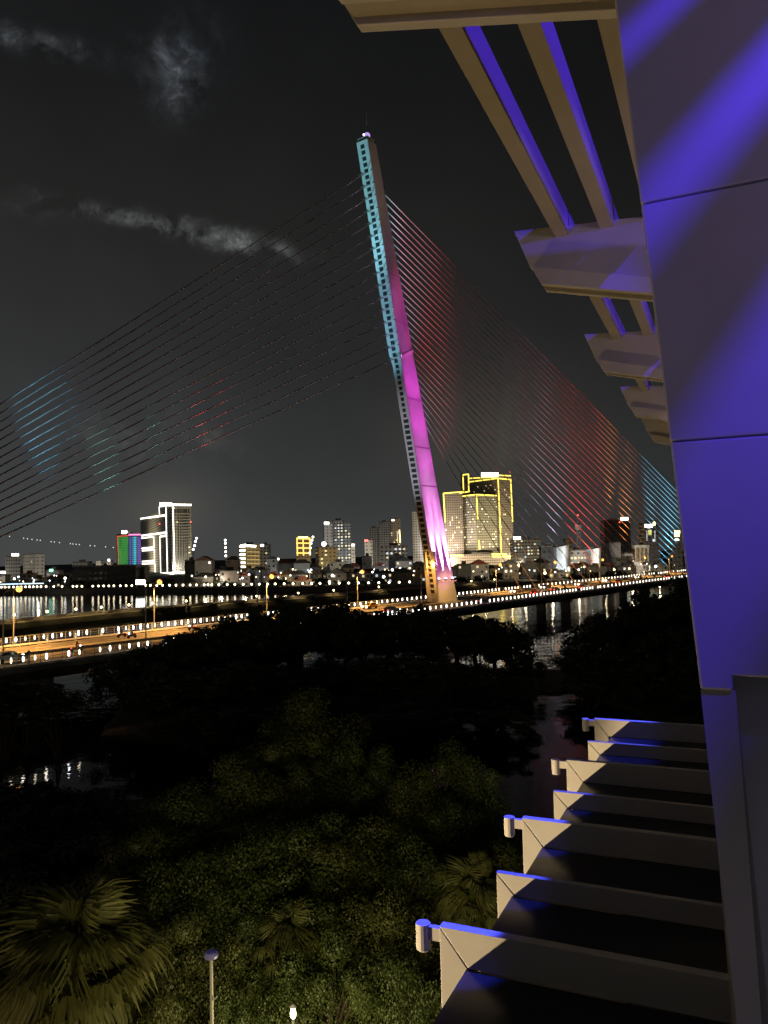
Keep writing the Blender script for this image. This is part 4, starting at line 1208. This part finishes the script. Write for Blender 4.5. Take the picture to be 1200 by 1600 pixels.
t = Tower('stand_building', 'low stand building with a row of lit bays behind the red cables', 'building', 530, 890, 861, right=924, m=F_PALE)
t.windows(1, 20, WIN_C, seed=13, pu=2.4, pv=3.4, mats=[WIN_C, WIN_W]); t.wash(1, .55)
t = Tower('brown_block', 'small brown block standing behind the lit stand building', 'building', 600, 885, 843, right=894, m=F_OCHRE); t.wash(1, .15)
t = Tower('blank_block', 'plain grey brown windowless block behind the red cables', 'building', 560, 953, 849, right=970.5, m=mat('blank_render', (.34, .31, .28), .8, .15, .15)); t.wash(1, .4, (1, .9, .8))
t = Tower('dark_tower', 'dark tower with a small white rooftop sign above the blank block', 'tower', 900, 945, 813, right=986, m=F_DARK)
t.panel(1, 970, 808.3, 981.5, 813, SIGN_W, 'rooftop_sign', .6, .3); t.wash(1, .05); block('warning_light', RED_L, t.root, t.on(1, 968, 816, .4), (1.4, .5, 1.4))
t = Tower('canopy_building', 'low building with a pale colonnaded canopy behind the orange cables', 'building', 520, 993, 853, right=1013, m=F_OCHRE)
MB().prism([t.on(1, 991, 851.5, 3), t.on(1, 1014.5, 851.5, 3), t.on(1, 1014.5, 855.5, 3), t.on(1, 991, 855.5, 3)], V((0, 4, 0))).build('canopy', WHITE_W, t.root)
for x in (993, 1000, 1006.5, 1012.5): MB().bar(t.on(1, x, 855.5, 2.6), t.on(1, x, 878, 2.6), .9, .7).build('column', WHITE_W, t.root)
t.wash(1, .5, (1, .9, .75))
t = Tower('low_block', 'low white block beneath the orange cables', 'building', 520, 976, 865.5, right=989, m=F_PALE); t.wash(1, .5)
t = Tower('sign_building', 'dark building topped by white and yellow lit signs behind the cyan cables', 'building', 700, 1006, 819, right=1031.5, theta=0, m=F_DARK)
for x0, x1, y0, y1, m_ in ((1007.5, 1011, 819, 824, SIGN_W), (1012, 1015, 820, 825, SIGN_W), (1016, 1019.5, 819, 824, SIGN_W), (1020.5, 1024, 815.5, 821, SIGN_Y),
                           (1013, 1018, 828, 836, glow('dim_yellow_sign', (.9, .8, .2), .6)), (1020, 1024, 842, 846, WIN_C), (1010.5, 1011.3, 829, 845, WIN_C), (1023, 1023.8, 829, 841, WIN_C)):
    t.panel(1, x0, y0, x1, y1, m_, 'sign', .3, .6)
t.wash(1, .5, (1, .9, .75))
t = Tower('sign_building', 'building with a yellow sign and white lamps at the hotel wall edge', 'building', 640, 1050, 830, right=1066, m=F_DARK)
t.panel(1, 1054, 829, 1062.5, 834, SIGN_Y, 'sign'); t.panel(1, 1054, 835, 1061.5, 838.5, SIGN_Y, 'sign'); t.panel(1, 1055, 842, 1061, 844.5, SIGN_W, 'sign'); t.wash(1, .4)
lm = thing('lattice_mast', V((at_depth(905.5, 880, 900).x, 900, 2)), 'tall dim lattice mast behind the red cables', 'mast')
b_ = ORG[lm.name]; zt2 = at_depth(904.5, 806, 900).z
for dx, dy in ((-3, -3), (3, -3), (3, 3), (-3, 3)): MB().tube([b_ + V((dx, dy, -.2)), V((b_.x + dx * .15, 900 + dy * .15, zt2))], [.5, .25], 6).build('leg', POLE, lm)
br = MB()
for k in range(12):
    z0, z1 = 2 + (zt2 - 2) * k / 12, 2 + (zt2 - 2) * (k + 1) / 12
    f0, f1 = 1 - .85 * k / 12, 1 - .85 * (k + 1) / 12
    br.bar((b_.x - 3 * f0, 900 - 3 * f0, z0), (b_.x + 3 * f1, 900 - 3 * f1, z1), .3, .3).bar((b_.x + 3 * f0, 900 - 3 * f0, z0), (b_.x - 3 * f1, 900 - 3 * f1, z1), .3, .3)
br.build('bracing', POLE, lm)
MB().lathe((b_.x, 900, zt2 * .72), [(1.5, 0), (4, 1.5), (4, 6), (1.5, 8)], 12).build('cabin', WHITE_W, lm)
block('warning_light', RED_L, lm, (b_.x, 900, zt2 + .8), (1.4, 1.4, 1.6))
lamp('mast_lamp', 'POINT', (b_.x - 6, 880, zt2 * .6), (1, .95, .9), 5000, radius=.5)
# billboard on the promenade
bb = thing('billboard', V((at_depth(219.5, 908, 444).x, 444, 2)), 'bright white billboard on the far promenade before the white outlined tower', 'billboard')
c = ORG[bb.name]
for dx in (-1.8, 1.8): MB().tube([c + V((dx, .2, -.1)), c + V((dx, .2, 5))], .12, 8).build('post', POLE, bb)
MB().box(c.x - 2.9, c.x + 2.9, c.y - .15, c.y + .15, 5.0, 8.0).build('frame', DARKM, bb)
MB().box(c.x - 2.7, c.x + 2.7, c.y - .22, c.y - .16, 5.2, 7.8).build('screen', glow('white_screen', (.95, 1, .95), 9, True), bb)

# low houses in rows between the towers and the river
HC = {'white': (.40, .39, .37), 'grey': (.20, .20, .20), 'cream': (.32, .28, .21), 'brown': (.17, .14, .11), 'pale': (.30, .29, .27), 'dark': (.09, .09, .09)}
RC_ = {'red': (.26, .08, .05), 'grey': (.16, .16, .16), 'brown': (.16, .10, .06), 'dark': (.06, .06, .06)}
hr = random.Random(42)
used_l = set()
def house(px, D, w, st, rk, wc, rc, nwin, label):
    x = at_depth(px, 900, D).x; h = st * 3.2; d = hr.uniform(7, 10)
    o = thing('house', (x, D, GZ), label, 'house', 'small houses on the far bank')
    HW_ = mat('house_wall_' + wc, HC[wc], .85, .2, .3)
    MB().box(x - w / 2, x + w / 2, D, D + d, GZ - .3, GZ + h).build('wall', HW_, o)
    RM = mat('house_roof_' + rc, RC_[rc], .85, .3, .6)
    rb = MB()
    if rk == 'flat': rb.box(x - w / 2 - .3, x + w / 2 + .3, D - .4, D + d + .2, GZ + h, GZ + h + .5).box(x - w * .15, x + w * .2, D + 2, D + 5, GZ + h + .5, GZ + h + 2.4)
    elif rk == 'gabled': rb.prism([(x - w / 2 - .5, D - .5, GZ + h), (x + w / 2 + .5, D - .5, GZ + h), (x, D - .5, GZ + h + w * .28)], (0, d + 1, 0))
    else:
        a = [V((x - w / 2 - .6, D - .6, GZ + h)), V((x + w / 2 + .6, D - .6, GZ + h)), V((x + w / 2 + .6, D + d + .6, GZ + h)), V((x - w / 2 - .6, D + d + .6, GZ + h))]
        k0, k1 = V((x - w * .2, D + d / 2, GZ + h + 2.6)), V((x + w * .2, D + d / 2, GZ + h + 2.6))
        rb.add(a + [k0, k1], [(0, 1, 5, 4), (1, 2, 5), (2, 3, 4, 5), (3, 0, 4), (3, 2, 1, 0)])
    rb.build('roof', RM, o)
    cells = [(i, j) for i in range(max(1, int(w / 2.6))) for j in range(st)]
    hr.shuffle(cells)
    for q, (i, j) in enumerate(cells[:nwin + 3]):
        nx = max(1, int(w / 2.6))
        block('window', hr.choice([WIN_W, WIN_W, WIN_C, WIN_B]) if q < nwin else DARKWIN, o, (x - w / 2 + w * (i + .5) / nx, D - .02, GZ + 1.7 + j * 3.2), (1.3, .16, 1.35))
    MB().box(x - w * .1, x - w * .1 + 1.1, D - .05, D + .05, GZ, GZ + 2.1).build('door', mat('house_door', (.08, .05, .03), .6, .2, 2), o)
spots = []
for px in range(306, 662, 13): spots.append((px + hr.uniform(-4, 4), 455 + hr.uniform(-6, 22), 0))
for px in range(300, 660, 21): spots.append((px + hr.uniform(-5, 5), 500 + hr.uniform(0, 30), 1))
for px in range(712, 1050, 17): spots.append((px + hr.uniform(-4, 4), 480 + hr.uniform(0, 20), 0))
for px in (42, 58, 84, 100): spots.append((px, 520, 0))
near_w = [(-1, 110, 'at the left end of the far bank'), (110, 330, 'below the white outlined tower'), (330, 380, 'left of the balcony lit building'), (380, 430, 'below the balcony lit building'),
          (430, 495, 'below the orange outlined building'), (495, 560, 'below the grey apartment tower'), (560, 600, 'below the white block with the red sign'), (600, 662, 'left of the pylon foot'),
          (662, 800, 'below the yellow outlined towers'), (800, 862, 'right of the yellow outlined towers'), (862, 945, 'below the pale halls behind the red cables'), (945, 1070, 'behind the orange and cyan cables')]
for px, D, row in spots:
    w = hr.uniform(6, 12)
    nw = [q[2] for q in near_w if q[0] <= px < q[1]][0]
    for _ in range(200):
        st = hr.choice([1, 2, 2, 3] if not row else [3, 3, 4, 5]); rk = hr.choice(['flat', 'flat', 'hipped', 'gabled']); wc = hr.choice(list(HC)); rc = hr.choice(list(RC_)); nwin = hr.choice([0, 0, 1, 1, 2, 3])
        wd = ['no lit window', 'one lit window', 'two lit windows', 'three lit windows'][nwin]
        lab = '%s %s storey house, %s %s roof, %s, %s' % (wc, ['one', 'two', 'three', 'four', 'five'][st - 1], rc, rk, wd, nw)
        if len(lab.split()) > 16: lab = '%s %s storey house, %s roof, %s, %s' % (wc, ['one', 'two', 'three', 'four', 'five'][st - 1], rk, wd, nw)
        if len(lab.split()) > 16: lab = '%s %s storey house, %s roof, %s' % (wc, ['one', 'two', 'three', 'four', 'five'][st - 1], rk, nw)
        if lab not in used_l and len(lab.split()) <= 16: used_l.add(lab); break
    house(px, D, w, st, rk, wc, rc, nwin, lab)
# street light between the houses
for i in range(30):
    px = 296 + i * 12.5 if i < 28 else 60 + (i - 28) * 40
    D = hr.choice([446, 490, 540])
    p = at_depth(px, 900, D); p.z = hr.uniform(7, 9)
    lamp('lane_light', 'POINT', p, hr.choice([(1, .78, .45), (1, .9, .75), (.85, .95, 1)]), hr.uniform(900, 3000), radius=.5)
for i in range(16):
    p = at_depth(715 + i * 21, 900, 468); p.z = 8
    lamp('lane_light', 'POINT', p, (1, .80, .5), hr.uniform(700, 2400), radius=.5)
# street lanterns among the houses: bright points that read as the city's own lights
LN = [glow('lantern_white', (1, .94, .82), 6), glow('lantern_warm', (1, .74, .36), 6), glow('lantern_cool', (.8, .92, 1), 6)]
for i in range(165):
    px = hr.uniform(290, 665) if i < 108 else (hr.uniform(715, 1055) if i < 148 else hr.uniform(0, 112))
    D = hr.uniform(432, 560); x = at_depth(px, 900, D).x
    if D < shore_y(x) + 6: D = shore_y(x) + hr.uniform(6, 40); x = at_depth(px, 900, D).x
    z = hr.uniform(4.5, 9)
    o = thing('lantern', (x, D, GZ), 'small street lantern among the houses of the far bank', 'street lantern', 'lanterns between the houses on the far bank')
    MB().tube([(x, D, GZ), (x, D, GZ + z - .3)], .09, 6).build('post', POLE, o)
    MB().ball((x, D, GZ + z), hr.choice([.22, .26, .32, .4, .55, .8]), 8, 5).build('globe', hr.choice(LN), o)
# promenade lamps along the water's edge
first = None
PROM = glow('promenade_globe', (1.0, .84, .56), 9, True)
xs_ = [114, 120, 128, 145, 154, 162, 170, 178, 188, 197, 206, 228, 235, 245, 254, 265, 275, 286, 297, 307, 319, 325, 331, 342, 355, 367, 380, 393, 405, 418, 430, 444, 458, 473, 487, 500, 515, 530, 545, 560, 576, 592, 608, 624, 640]
xs_ += [2, 8, 14, 21, 27, 33, 40, 46, 52, 58, 64, 72, 84, 97]
for k, px in enumerate(xs_):
    for _ in range(4):
        D = shore_y(at_depth(px, 915, D if _ else 440).x) + 2.5
    p = V((at_depth(px, 915, D).x, D, 2.01))
    o = thing('promenade_lamp', p, 'white globe lamp standing on the far river promenade', 'promenade lamp', 'white globe lamps along the far promenade')
    if first is None:
        MB().tube([p, p + Z * 1.9], [.10, .07], 6).build('post', POLE, o)
        MB().ball(p + Z * 2.3, .55, 8, 6).build('globe', PROM, o, smooth=True); first = o
    else:
        for ch in first.children:
            c = ch.copy(); COL.objects.link(c); c.parent = o
#==SECTION5==
# ------------------------------------------------------------------ trees
def leaf_mat(name, c1, c2, scale=1.2):
    m = mat(name, c1, .55, .3, scale, col2=c2, spec=.3)
    return m
BARK = mat('tree_bark', (.055, .045, .032), .9, .35, 3, bump=.5)
LEAF = leaf_mat('broad_leaf', (.062, .088, .022), (.026, .040, .010))
LEAF_D = leaf_mat('dark_leaf', (.040, .050, .016), (.014, .020, .007), .8)
LEAF_O = leaf_mat('olive_leaf', (.078, .090, .024), (.034, .042, .012), 1.5)
def np_mesh(name, vs, quads, m):
    me = bpy.data.meshes.new(name)
    nv, nq = len(vs), len(quads)
    me.vertices.add(nv); me.vertices.foreach_set('co', np.asarray(vs, np.float32).ravel())
    me.loops.add(nq * 4); me.loops.foreach_set('vertex_index', np.asarray(quads, np.int32).ravel())
    me.polygons.add(nq); me.polygons.foreach_set('loop_start', np.arange(0, nq * 4, 4, dtype=np.int32))
    me.update(calc_edges=True); me.validate()
    me.materials.append(m)
    return me
def crown_mesh(name, R, H, n, leaf, m, seed, clumps=38, droop=.3):
    """leaf-sized faces gathered in clumps through an uneven crown; origin at the crown's centre"""
    r = np.random.default_rng(seed)
    th = r.uniform(0, 2 * np.pi, clumps); u = r.uniform(-.75, 1, clumps); rad = r.uniform(.35, 1.0, clumps) ** .6
    rr = np.sqrt(np.clip(1 - u * u, 0, 1)) * rad
    wob = 1 + .28 * np.sin(th * 3 + seed) + .16 * np.sin(th * 5 + 2 * seed)
    cc = np.stack([rr * np.cos(th) * R * wob, rr * np.sin(th) * R * wob, u * H * .5 * rad + .1 * H * np.sin(th * 2)], 1)
    cs = r.uniform(.16, .34, clumps) * R
    k = r.integers(0, clumps, n)
    d = r.normal(size=(n, 3)); d /= np.linalg.norm(d, axis=1, keepdims=True)
    pos = cc[k] + d * (cs[k] * r.uniform(.25, 1.1, n) ** .5)[:, None] * np.array([1, 1, .75])
    nrm = d * 1.5 + r.normal(size=(n, 3)) * .38 + np.array([0, 0, .3]); nrm /= np.linalg.norm(nrm, axis=1, keepdims=True)
    t = np.cross(nrm, r.normal(size=(n, 3))); t /= np.linalg.norm(t, axis=1, keepdims=True)
    t[:, 2] -= droop; t /= np.linalg.norm(t, axis=1, keepdims=True)
    b = np.cross(nrm, t)
    L = leaf * r.uniform(.6, 1.35, n)[:, None]; Wd = L * r.uniform(.32, .5, n)[:, None]
    tip = pos + t * L; mid = pos + t * L * .45
    vs = np.empty((n, 4, 3)); vs[:, 0] = pos; vs[:, 1] = mid + b * Wd; vs[:, 2] = tip; vs[:, 3] = mid - b * Wd
    q = np.arange(n * 4).reshape(n, 4)
    return np_mesh(name, vs.reshape(-1, 3), q, m), cc
def trunk_mesh(name, h, hc, R, H, cc, seed):
    """trunk rising h metres with limbs into the clumps; origin at the foot"""
    r = random.Random(seed); mb = MB()
    pts = [V((0, 0, -.3)), V((r.uniform(-.2, .2), r.uniform(-.2, .2), h * .35)), V((r.uniform(-.4, .4), r.uniform(-.4, .4), h * .7)), V((0, 0, hc + H * .15))]
    mb.tube(pts, [.03 * hc + .03, .022 * hc + .02, .014 * hc + .014, .008], 8)
    for c in cc[:20]:
        a = pts[1].lerp(pts[2], r.random())
        e = V((c[0], c[1], c[2] + hc))
        m_ = a.lerp(e, .5) + V((r.uniform(-.05, .05), r.uniform(-.05, .05), .05)); e = m_.lerp(e, .8)
        mb.tube([a, m_, e], [.006 * hc + .007, .004 * hc + .005, .003], 5)
    me = bpy.data.meshes.new(name); me.from_pydata(mb.v, [], mb.f); me.materials.append(BARK); me.update()
    return me
PROTO = {}
def proto(kind, i):
    key = (kind, i)
    if key not in PROTO:
        m, n, leaf, cl = {'near': (LEAF, 26000, .0165, 70), 'olive': (LEAF_O, 26000, .016, 74), 'far': (LEAF_D, 5200, .048, 40), 'tiny': (LEAF_D, 1000, .10, 24)}[kind]
        R, H = .5, 1.0
        cm, cc = crown_mesh('crown', R, H * .78, n, leaf, m, 11 + i * 7 + len(kind), cl, .3 if kind in ('far', 'tiny') else .9)
        PROTO[key] = (cm, trunk_mesh('trunk', .5, .62, R, H, cc * 1.0, i + 3))
    return PROTO[key]
def tree(px, py, D, w, label, grp, kind, z0, i, base=.30, name='tree'):
    """a tree whose top is on the sight line (px, py) at distance D; unit mesh scaled to its size"""
    top = at_depth(px, py, D)
    x, h = top.x, max(2.0, top.z - z0)
    o = thing(name, (x, D, z0), label, 'tree', grp)
    cm, tm = proto(kind, i % 4)
    rz = random.Random(px * 7 + py).uniform(0, 6.28)
    hc = h * (1 + base) / 2 ; ch = h * (1 - base)
    c = bpy.data.objects.new('crown', cm); COL.objects.link(c); c.parent = o
    c.location = (0, 0, hc); c.scale = (w, w, ch * 1.08); c.rotation_euler.z = rz
    t = bpy.data.objects.new('trunk', tm); COL.objects.link(t); t.parent = o
    t.scale = (w, w, h) if base < .5 else (w * .45, w * .45, h); t.rotation_euler.z = rz
    return o
FAR_L = 'dark broadleaf tree in the black mass between the water and the bridge'
far = [(208, 1018, 98, 9), (240, 1004, 100, 9), (270, 997, 102, 10), (302, 985, 106, 10), (334, 972, 110, 11), (364, 962, 112, 10), (394, 952, 114, 10), (424, 950, 118, 10), (455, 940, 118, 11), (492, 934, 120, 12), (528, 944, 122, 11), (560, 953, 125, 11),
       (596, 951, 126, 11), (625, 955, 128, 11), (655, 949, 128, 12), (688, 953, 130, 11), (715, 957, 130, 11), (745, 958, 130, 11), (772, 970, 126, 10), (796, 990, 120, 8), (812, 1022, 108, 6),
       (1085, 905, 122, 12), (1055, 908, 120, 12), (1022, 925, 122, 11), (990, 938, 122, 11), (958, 952, 120, 11), (930, 972, 114, 9), (908, 1000, 108, 7), (1062, 975, 95, 11), (1010, 990, 96, 10), (960, 1015, 96, 9), (922, 1040, 94, 7), (1090, 1010, 88, 10)]
for i, (px, py, D, w) in enumerate(far): tree(px, py, D, w, FAR_L, 'dark trees before the bridge', 'far', .5, i, .12)
mid = [(235, 1040, 86, 10), (300, 1045, 88, 11), (370, 1030, 90, 11), (440, 1035, 92, 11), (520, 1030, 94, 11), (590, 1030, 94, 11), (660, 1025, 94, 11), (730, 1035, 94, 10), (785, 1060, 90, 8), (330, 1105, 76, 10), (430, 1100, 76, 9), (640, 1100, 80, 10), (720, 1110, 80, 9), (790, 1105, 79, 6)]
for i, (px, py, D, w) in enumerate(mid): tree(px, py, D, w, FAR_L, 'dark trees before the bridge', 'far', .5, i + 2, .10)
left = [(8, 1062, 58, 7), (46, 1068, 58, 6), (86, 1086, 58, 5), (-26, 1075, 56, 7)]
for i, (px, py, D, w) in enumerate(left): tree(px, py, D, w, 'dark broadleaf tree over the inlet at the left picture edge', 'dark trees at the left picture edge', 'far', .8, i, .74)
lowl = [(8, 1222, 50, 8), (62, 1238, 48, 8), (112, 1262, 46, 7), (20, 1300, 42, 9), (95, 1320, 40, 8), (40, 1380, 34, 7), (120, 1390, 33, 5)]
for i, (px, py, D, w) in enumerate(lowl): tree(px, py, D, w, 'unlit dark tree on the near bank at lower left', 'unlit trees at lower left', 'far', .8, i, .05)
near = [(478, 1082, 52, 9.5, 'olive', 'tallest dim olive tree in the middle of the near bank'), (545, 1150, 46, 6, 'near', 'dim tree right of the tallest olive tree'), (405, 1165, 44, 7, 'olive', 'dim bushy tree left of the tallest olive tree'),
        (702, 1160, 44, 5.5, 'near', 'pointed dim tree at the edge of the dark inlet'), (640, 1205, 42, 6, 'olive', 'low round tree left of the pointed tree'), (290, 1235, 40, 8, 'near', 'broad dim tree by the two orange glints on the inlet'),
        (215, 1300, 34, 6, 'olive', 'dim olive tree above the large fan palm'), (330, 1310, 33, 6, 'near', 'dim leafy tree above the grey lamp pole'), (470, 1270, 36, 7.5, 'near', 'wide leafy tree behind the small fan palm'),
        (565, 1285, 36, 7, 'olive', 'round olive tree in the lower middle'), (740, 1255, 39, 5, 'near', 'small dim tree behind the fan palm by the canopy'), (650, 1320, 33, 5, 'near', 'leafy tree left of the fan palm by the canopy'),
        (590, 1405, 29, 5, 'olive', 'warm lit tree left of the nearest cylinder light'), (520, 1455, 27, 4.4, 'near', 'brightest leafy tree beside the glowing garden lamp'), (285, 1430, 27, 4.6, 'olive', 'leafy tree behind the grey lamp pole'),
        (390, 1395, 30, 5, 'near', 'leafy tree left of the small fan palm'), (645, 1500, 24.5, 3.6, 'near', 'low leafy tree beneath the nearest rim frame'), (345, 1540, 25, 3, 'near', 'low bushy tree right of the grey lamp pole'),
        (225, 1535, 24, 3.2, 'olive', 'low bushy tree between the large palm and the grey pole'), (780, 1330, 33, 4, 'olive', 'small olive tree half hidden by the canopy frames')]
for i, (px, py, D, w, kind, lab) in enumerate(near): tree(px, py, D, w, lab, 'dim trees on the near bank', kind, .8, i, .10)
# far bank trees
fr_ = random.Random(9)
for i in range(44):
    px = fr_.uniform(112, 662) if i < 30 else fr_.uniform(716, 1050)
    x = at_depth(px, 900, 440).x; D = shore_y(x) + fr_.uniform(9, 26); x = at_depth(px, 900, D).x
    hgt = fr_.uniform(3.2, 6.2)
    py = proj(V((x, D, GZ + hgt)))[1]
    tree(px, py, D, fr_.uniform(6, 10), 'dark round tree behind the far promenade lamps', 'trees along the far promenade', 'tiny', GZ, i, .1)
# bushes on the embankment slope
for k, px in enumerate((224, 236, 249, 262, 275, 288, 330, 372, 430, 480, 540, 600)):
    p = path_point(px) + V((1.5, -4.5, -.7))
    o = thing('shrub', p, 'low dark shrub on the slope below the yellow lit embankment path', 'shrub', 'shrubs below the embankment path')
    cm, tm = proto('tiny', k % 4)
    c = bpy.data.objects.new('foliage', cm); COL.objects.link(c); c.parent = o; c.location = (0, 0, .7); c.scale = (3.4, 3.4, 2.2)

# fan palms
PALM = leaf_mat('palm_leaf', (.095, .098, .028), (.04, .048, .014), 2.0)
PALM_B = leaf_mat('dry_palm_leaf', (.16, .10, .04), (.08, .05, .02), 2.0)
def frond_mesh(name, m, L, pet, nseg, droop, seed):
    """a petiole and a fan of narrow folded segments, along +x from the origin"""
    r = random.Random(seed); mb = MB()
    mb.tube([V((0, 0, 0)), V((pet * .5, 0, .06)), V((pet, 0, 0))], [.028, .022, .016], 5)
    h = V((pet, 0, 0))
    for i in range(nseg):
        a = math.radians(-112 + 224 * i / (nseg - 1)) + r.uniform(-.03, .03)
        l = L * (.72 + .28 * math.cos(a * .75)) * r.uniform(.9, 1.06)
        d = V((math.cos(a), math.sin(a), 0)); sd = V((-d.y, d.x, 0)); w = .078 * L
        dr = droop * r.uniform(.9, 2.0)
        p1 = h + d * l * .5 + V((0, 0, .05 - dr * .10 * L)); p2 = h + d * l * .82 + V((0, 0, -dr * .34 * L)); p3 = h + d * l * .97 + V((0, 0, -dr * .72 * L))
        n = len(mb.v)
        up = V((0, 0, .018))
        mb.v += [tuple(h), tuple(p1 - sd * w + up), tuple(p1), tuple(p1 + sd * w + up), tuple(p2 - sd * w * .6 + up), tuple(p2), tuple(p2 + sd * w * .6 + up), tuple(p3)]
        mb.f += [(n, n + 1, n + 2), (n, n + 2, n + 3), (n + 1, n + 4, n + 5, n + 2), (n + 2, n + 5, n + 6, n + 3), (n + 4, n + 7, n + 5), (n + 5, n + 7, n + 6)]
    me = bpy.data.meshes.new(name); me.from_pydata(mb.v, [], mb.f); me.materials.append(m); me.update()
    return me
FR = [frond_mesh('frond', PALM, .66, [1.0, .8, .62][i], 24, .7 + .4 * i, i) for i in range(3)]
FRB = frond_mesh('dry_frond', PALM_B, .6, .5, 20, 1.6, 9)
def palm(px, py, D, size, n, label, ndry, seed):
    c = at_depth(px, py, D); z0 = .8
    o = thing('fan_palm', (c.x, D, z0), label, 'palm', 'fan palms on the near bank')
    hgt = c.z - z0
    r = random.Random(seed)
    MB().tube([V((c.x + .15, D, z0 - .2)), V((c.x + .05, D, z0 + hgt * .5)), V((c.x, D, z0 + hgt))], [.22, .16, .14], 10).build('trunk', BARK, o)
    for i in range(n):
        k = i / max(1, n - 1)
        el = math.radians(82 - 118 * k + r.uniform(-8, 8)); az = i * 2.399 + r.uniform(-.2, .2)
        f = bpy.data.objects.new('frond', FR[i % 3]); COL.objects.link(f); f.parent = o
        f.location = (0, 0, hgt - .25 * k); s = size * r.uniform(.85, 1.1)
        f.scale = (s, s, s); f.rotation_euler = (r.uniform(-.6, .6), -el, az)
    for i in range(ndry):
        f = bpy.data.objects.new('dry_frond', FRB); COL.objects.link(f); f.parent = o
        f.location = (0, 0, hgt - .45); s = size * r.uniform(.8, 1)
        f.scale = (s, s, s); f.rotation_euler = (r.uniform(-.3, .3), math.radians(r.uniform(48, 75)), i * 2.399)
palm(118, 1515, 24, 1.75, 38, 'large fan palm at the lower left corner', 8, 1)
palm(738, 1408, 31, 1.15, 28, 'fan palm lit from below beside the canopy frames', 8, 2)
palm(450, 1472, 29.5, 1.0, 22, 'small fan palm with a brown skirt above the glowing garden lamp', 14, 3)

# garden lamp and the grey pole
gp = at_depth(458, 1584, 23.0)
gl = thing('garden_lamp', V((gp.x, gp.y, .8)), 'glowing garden lamp under the small fan palm at the bottom edge', 'garden lamp')
MB().tube([V((gp.x, gp.y, .7)), V((gp.x, gp.y, gp.z - .2))], [.06, .045], 8).build('post', DARKM, gl)
MB().lathe((gp.x, gp.y, gp.z), [(.03, -.14), (.075, -.08), (.085, .02), (.06, .13), (.02, .18)], 12).build('globe', glow('garden_globe', (1, .86, .5), 14), gl, smooth=True)
MB().lathe((gp.x, gp.y, gp.z + .19), [(.03, 0), (.12, .015), (.02, .08)], 12).build('cap', DARKM, gl)
lamp('garden_globe_light', 'POINT', V((gp.x - .1, gp.y - .9, gp.z + .3)), (1, .80, .42), 620, radius=.25)
tp = at_depth(330, 1497, 21.5)
po = thing('lamp_pole', V((tp.x, tp.y, .8)), 'slim grey lamp pole with a bluish head standing in the garden at lower left', 'lamp post')
MB().tube([V((tp.x, tp.y, .6)), V((tp.x, tp.y, 3)), tp], [.075, .06, .045], 10).build('pole', mat('grey_pole_paint', (.20, .195, .18), .4, .1, 2), po)
hd = MB().lathe(tp, [(.06, -.03), (.19, .03), (.20, .11), (.15, .17), (.02, .19)], 14)
hd.build('lamp_head', mat('blue_grey_head', (.10, .10, .22), .35, .15, 3), po)
MB().bar(tp + V((.04, -.02, -1.1)), tp + V((.16, -.02, -1.0)), .03, .03).build('bracket', POLE, po)
lamp('pole_violet', 'SPOT', tp + V((1.5, -3, 5)), (.2, .2, 1), 260, tp, R_(9), .6, .1)

# warm unseen fill added to lift the near trees
lamp('tree_fill', 'SPOT', P(4.5, -2.6, -9.0), (1.0, .82, .37), 16500, V((-1, 40, 6)), R_(58), .9, 2.5)
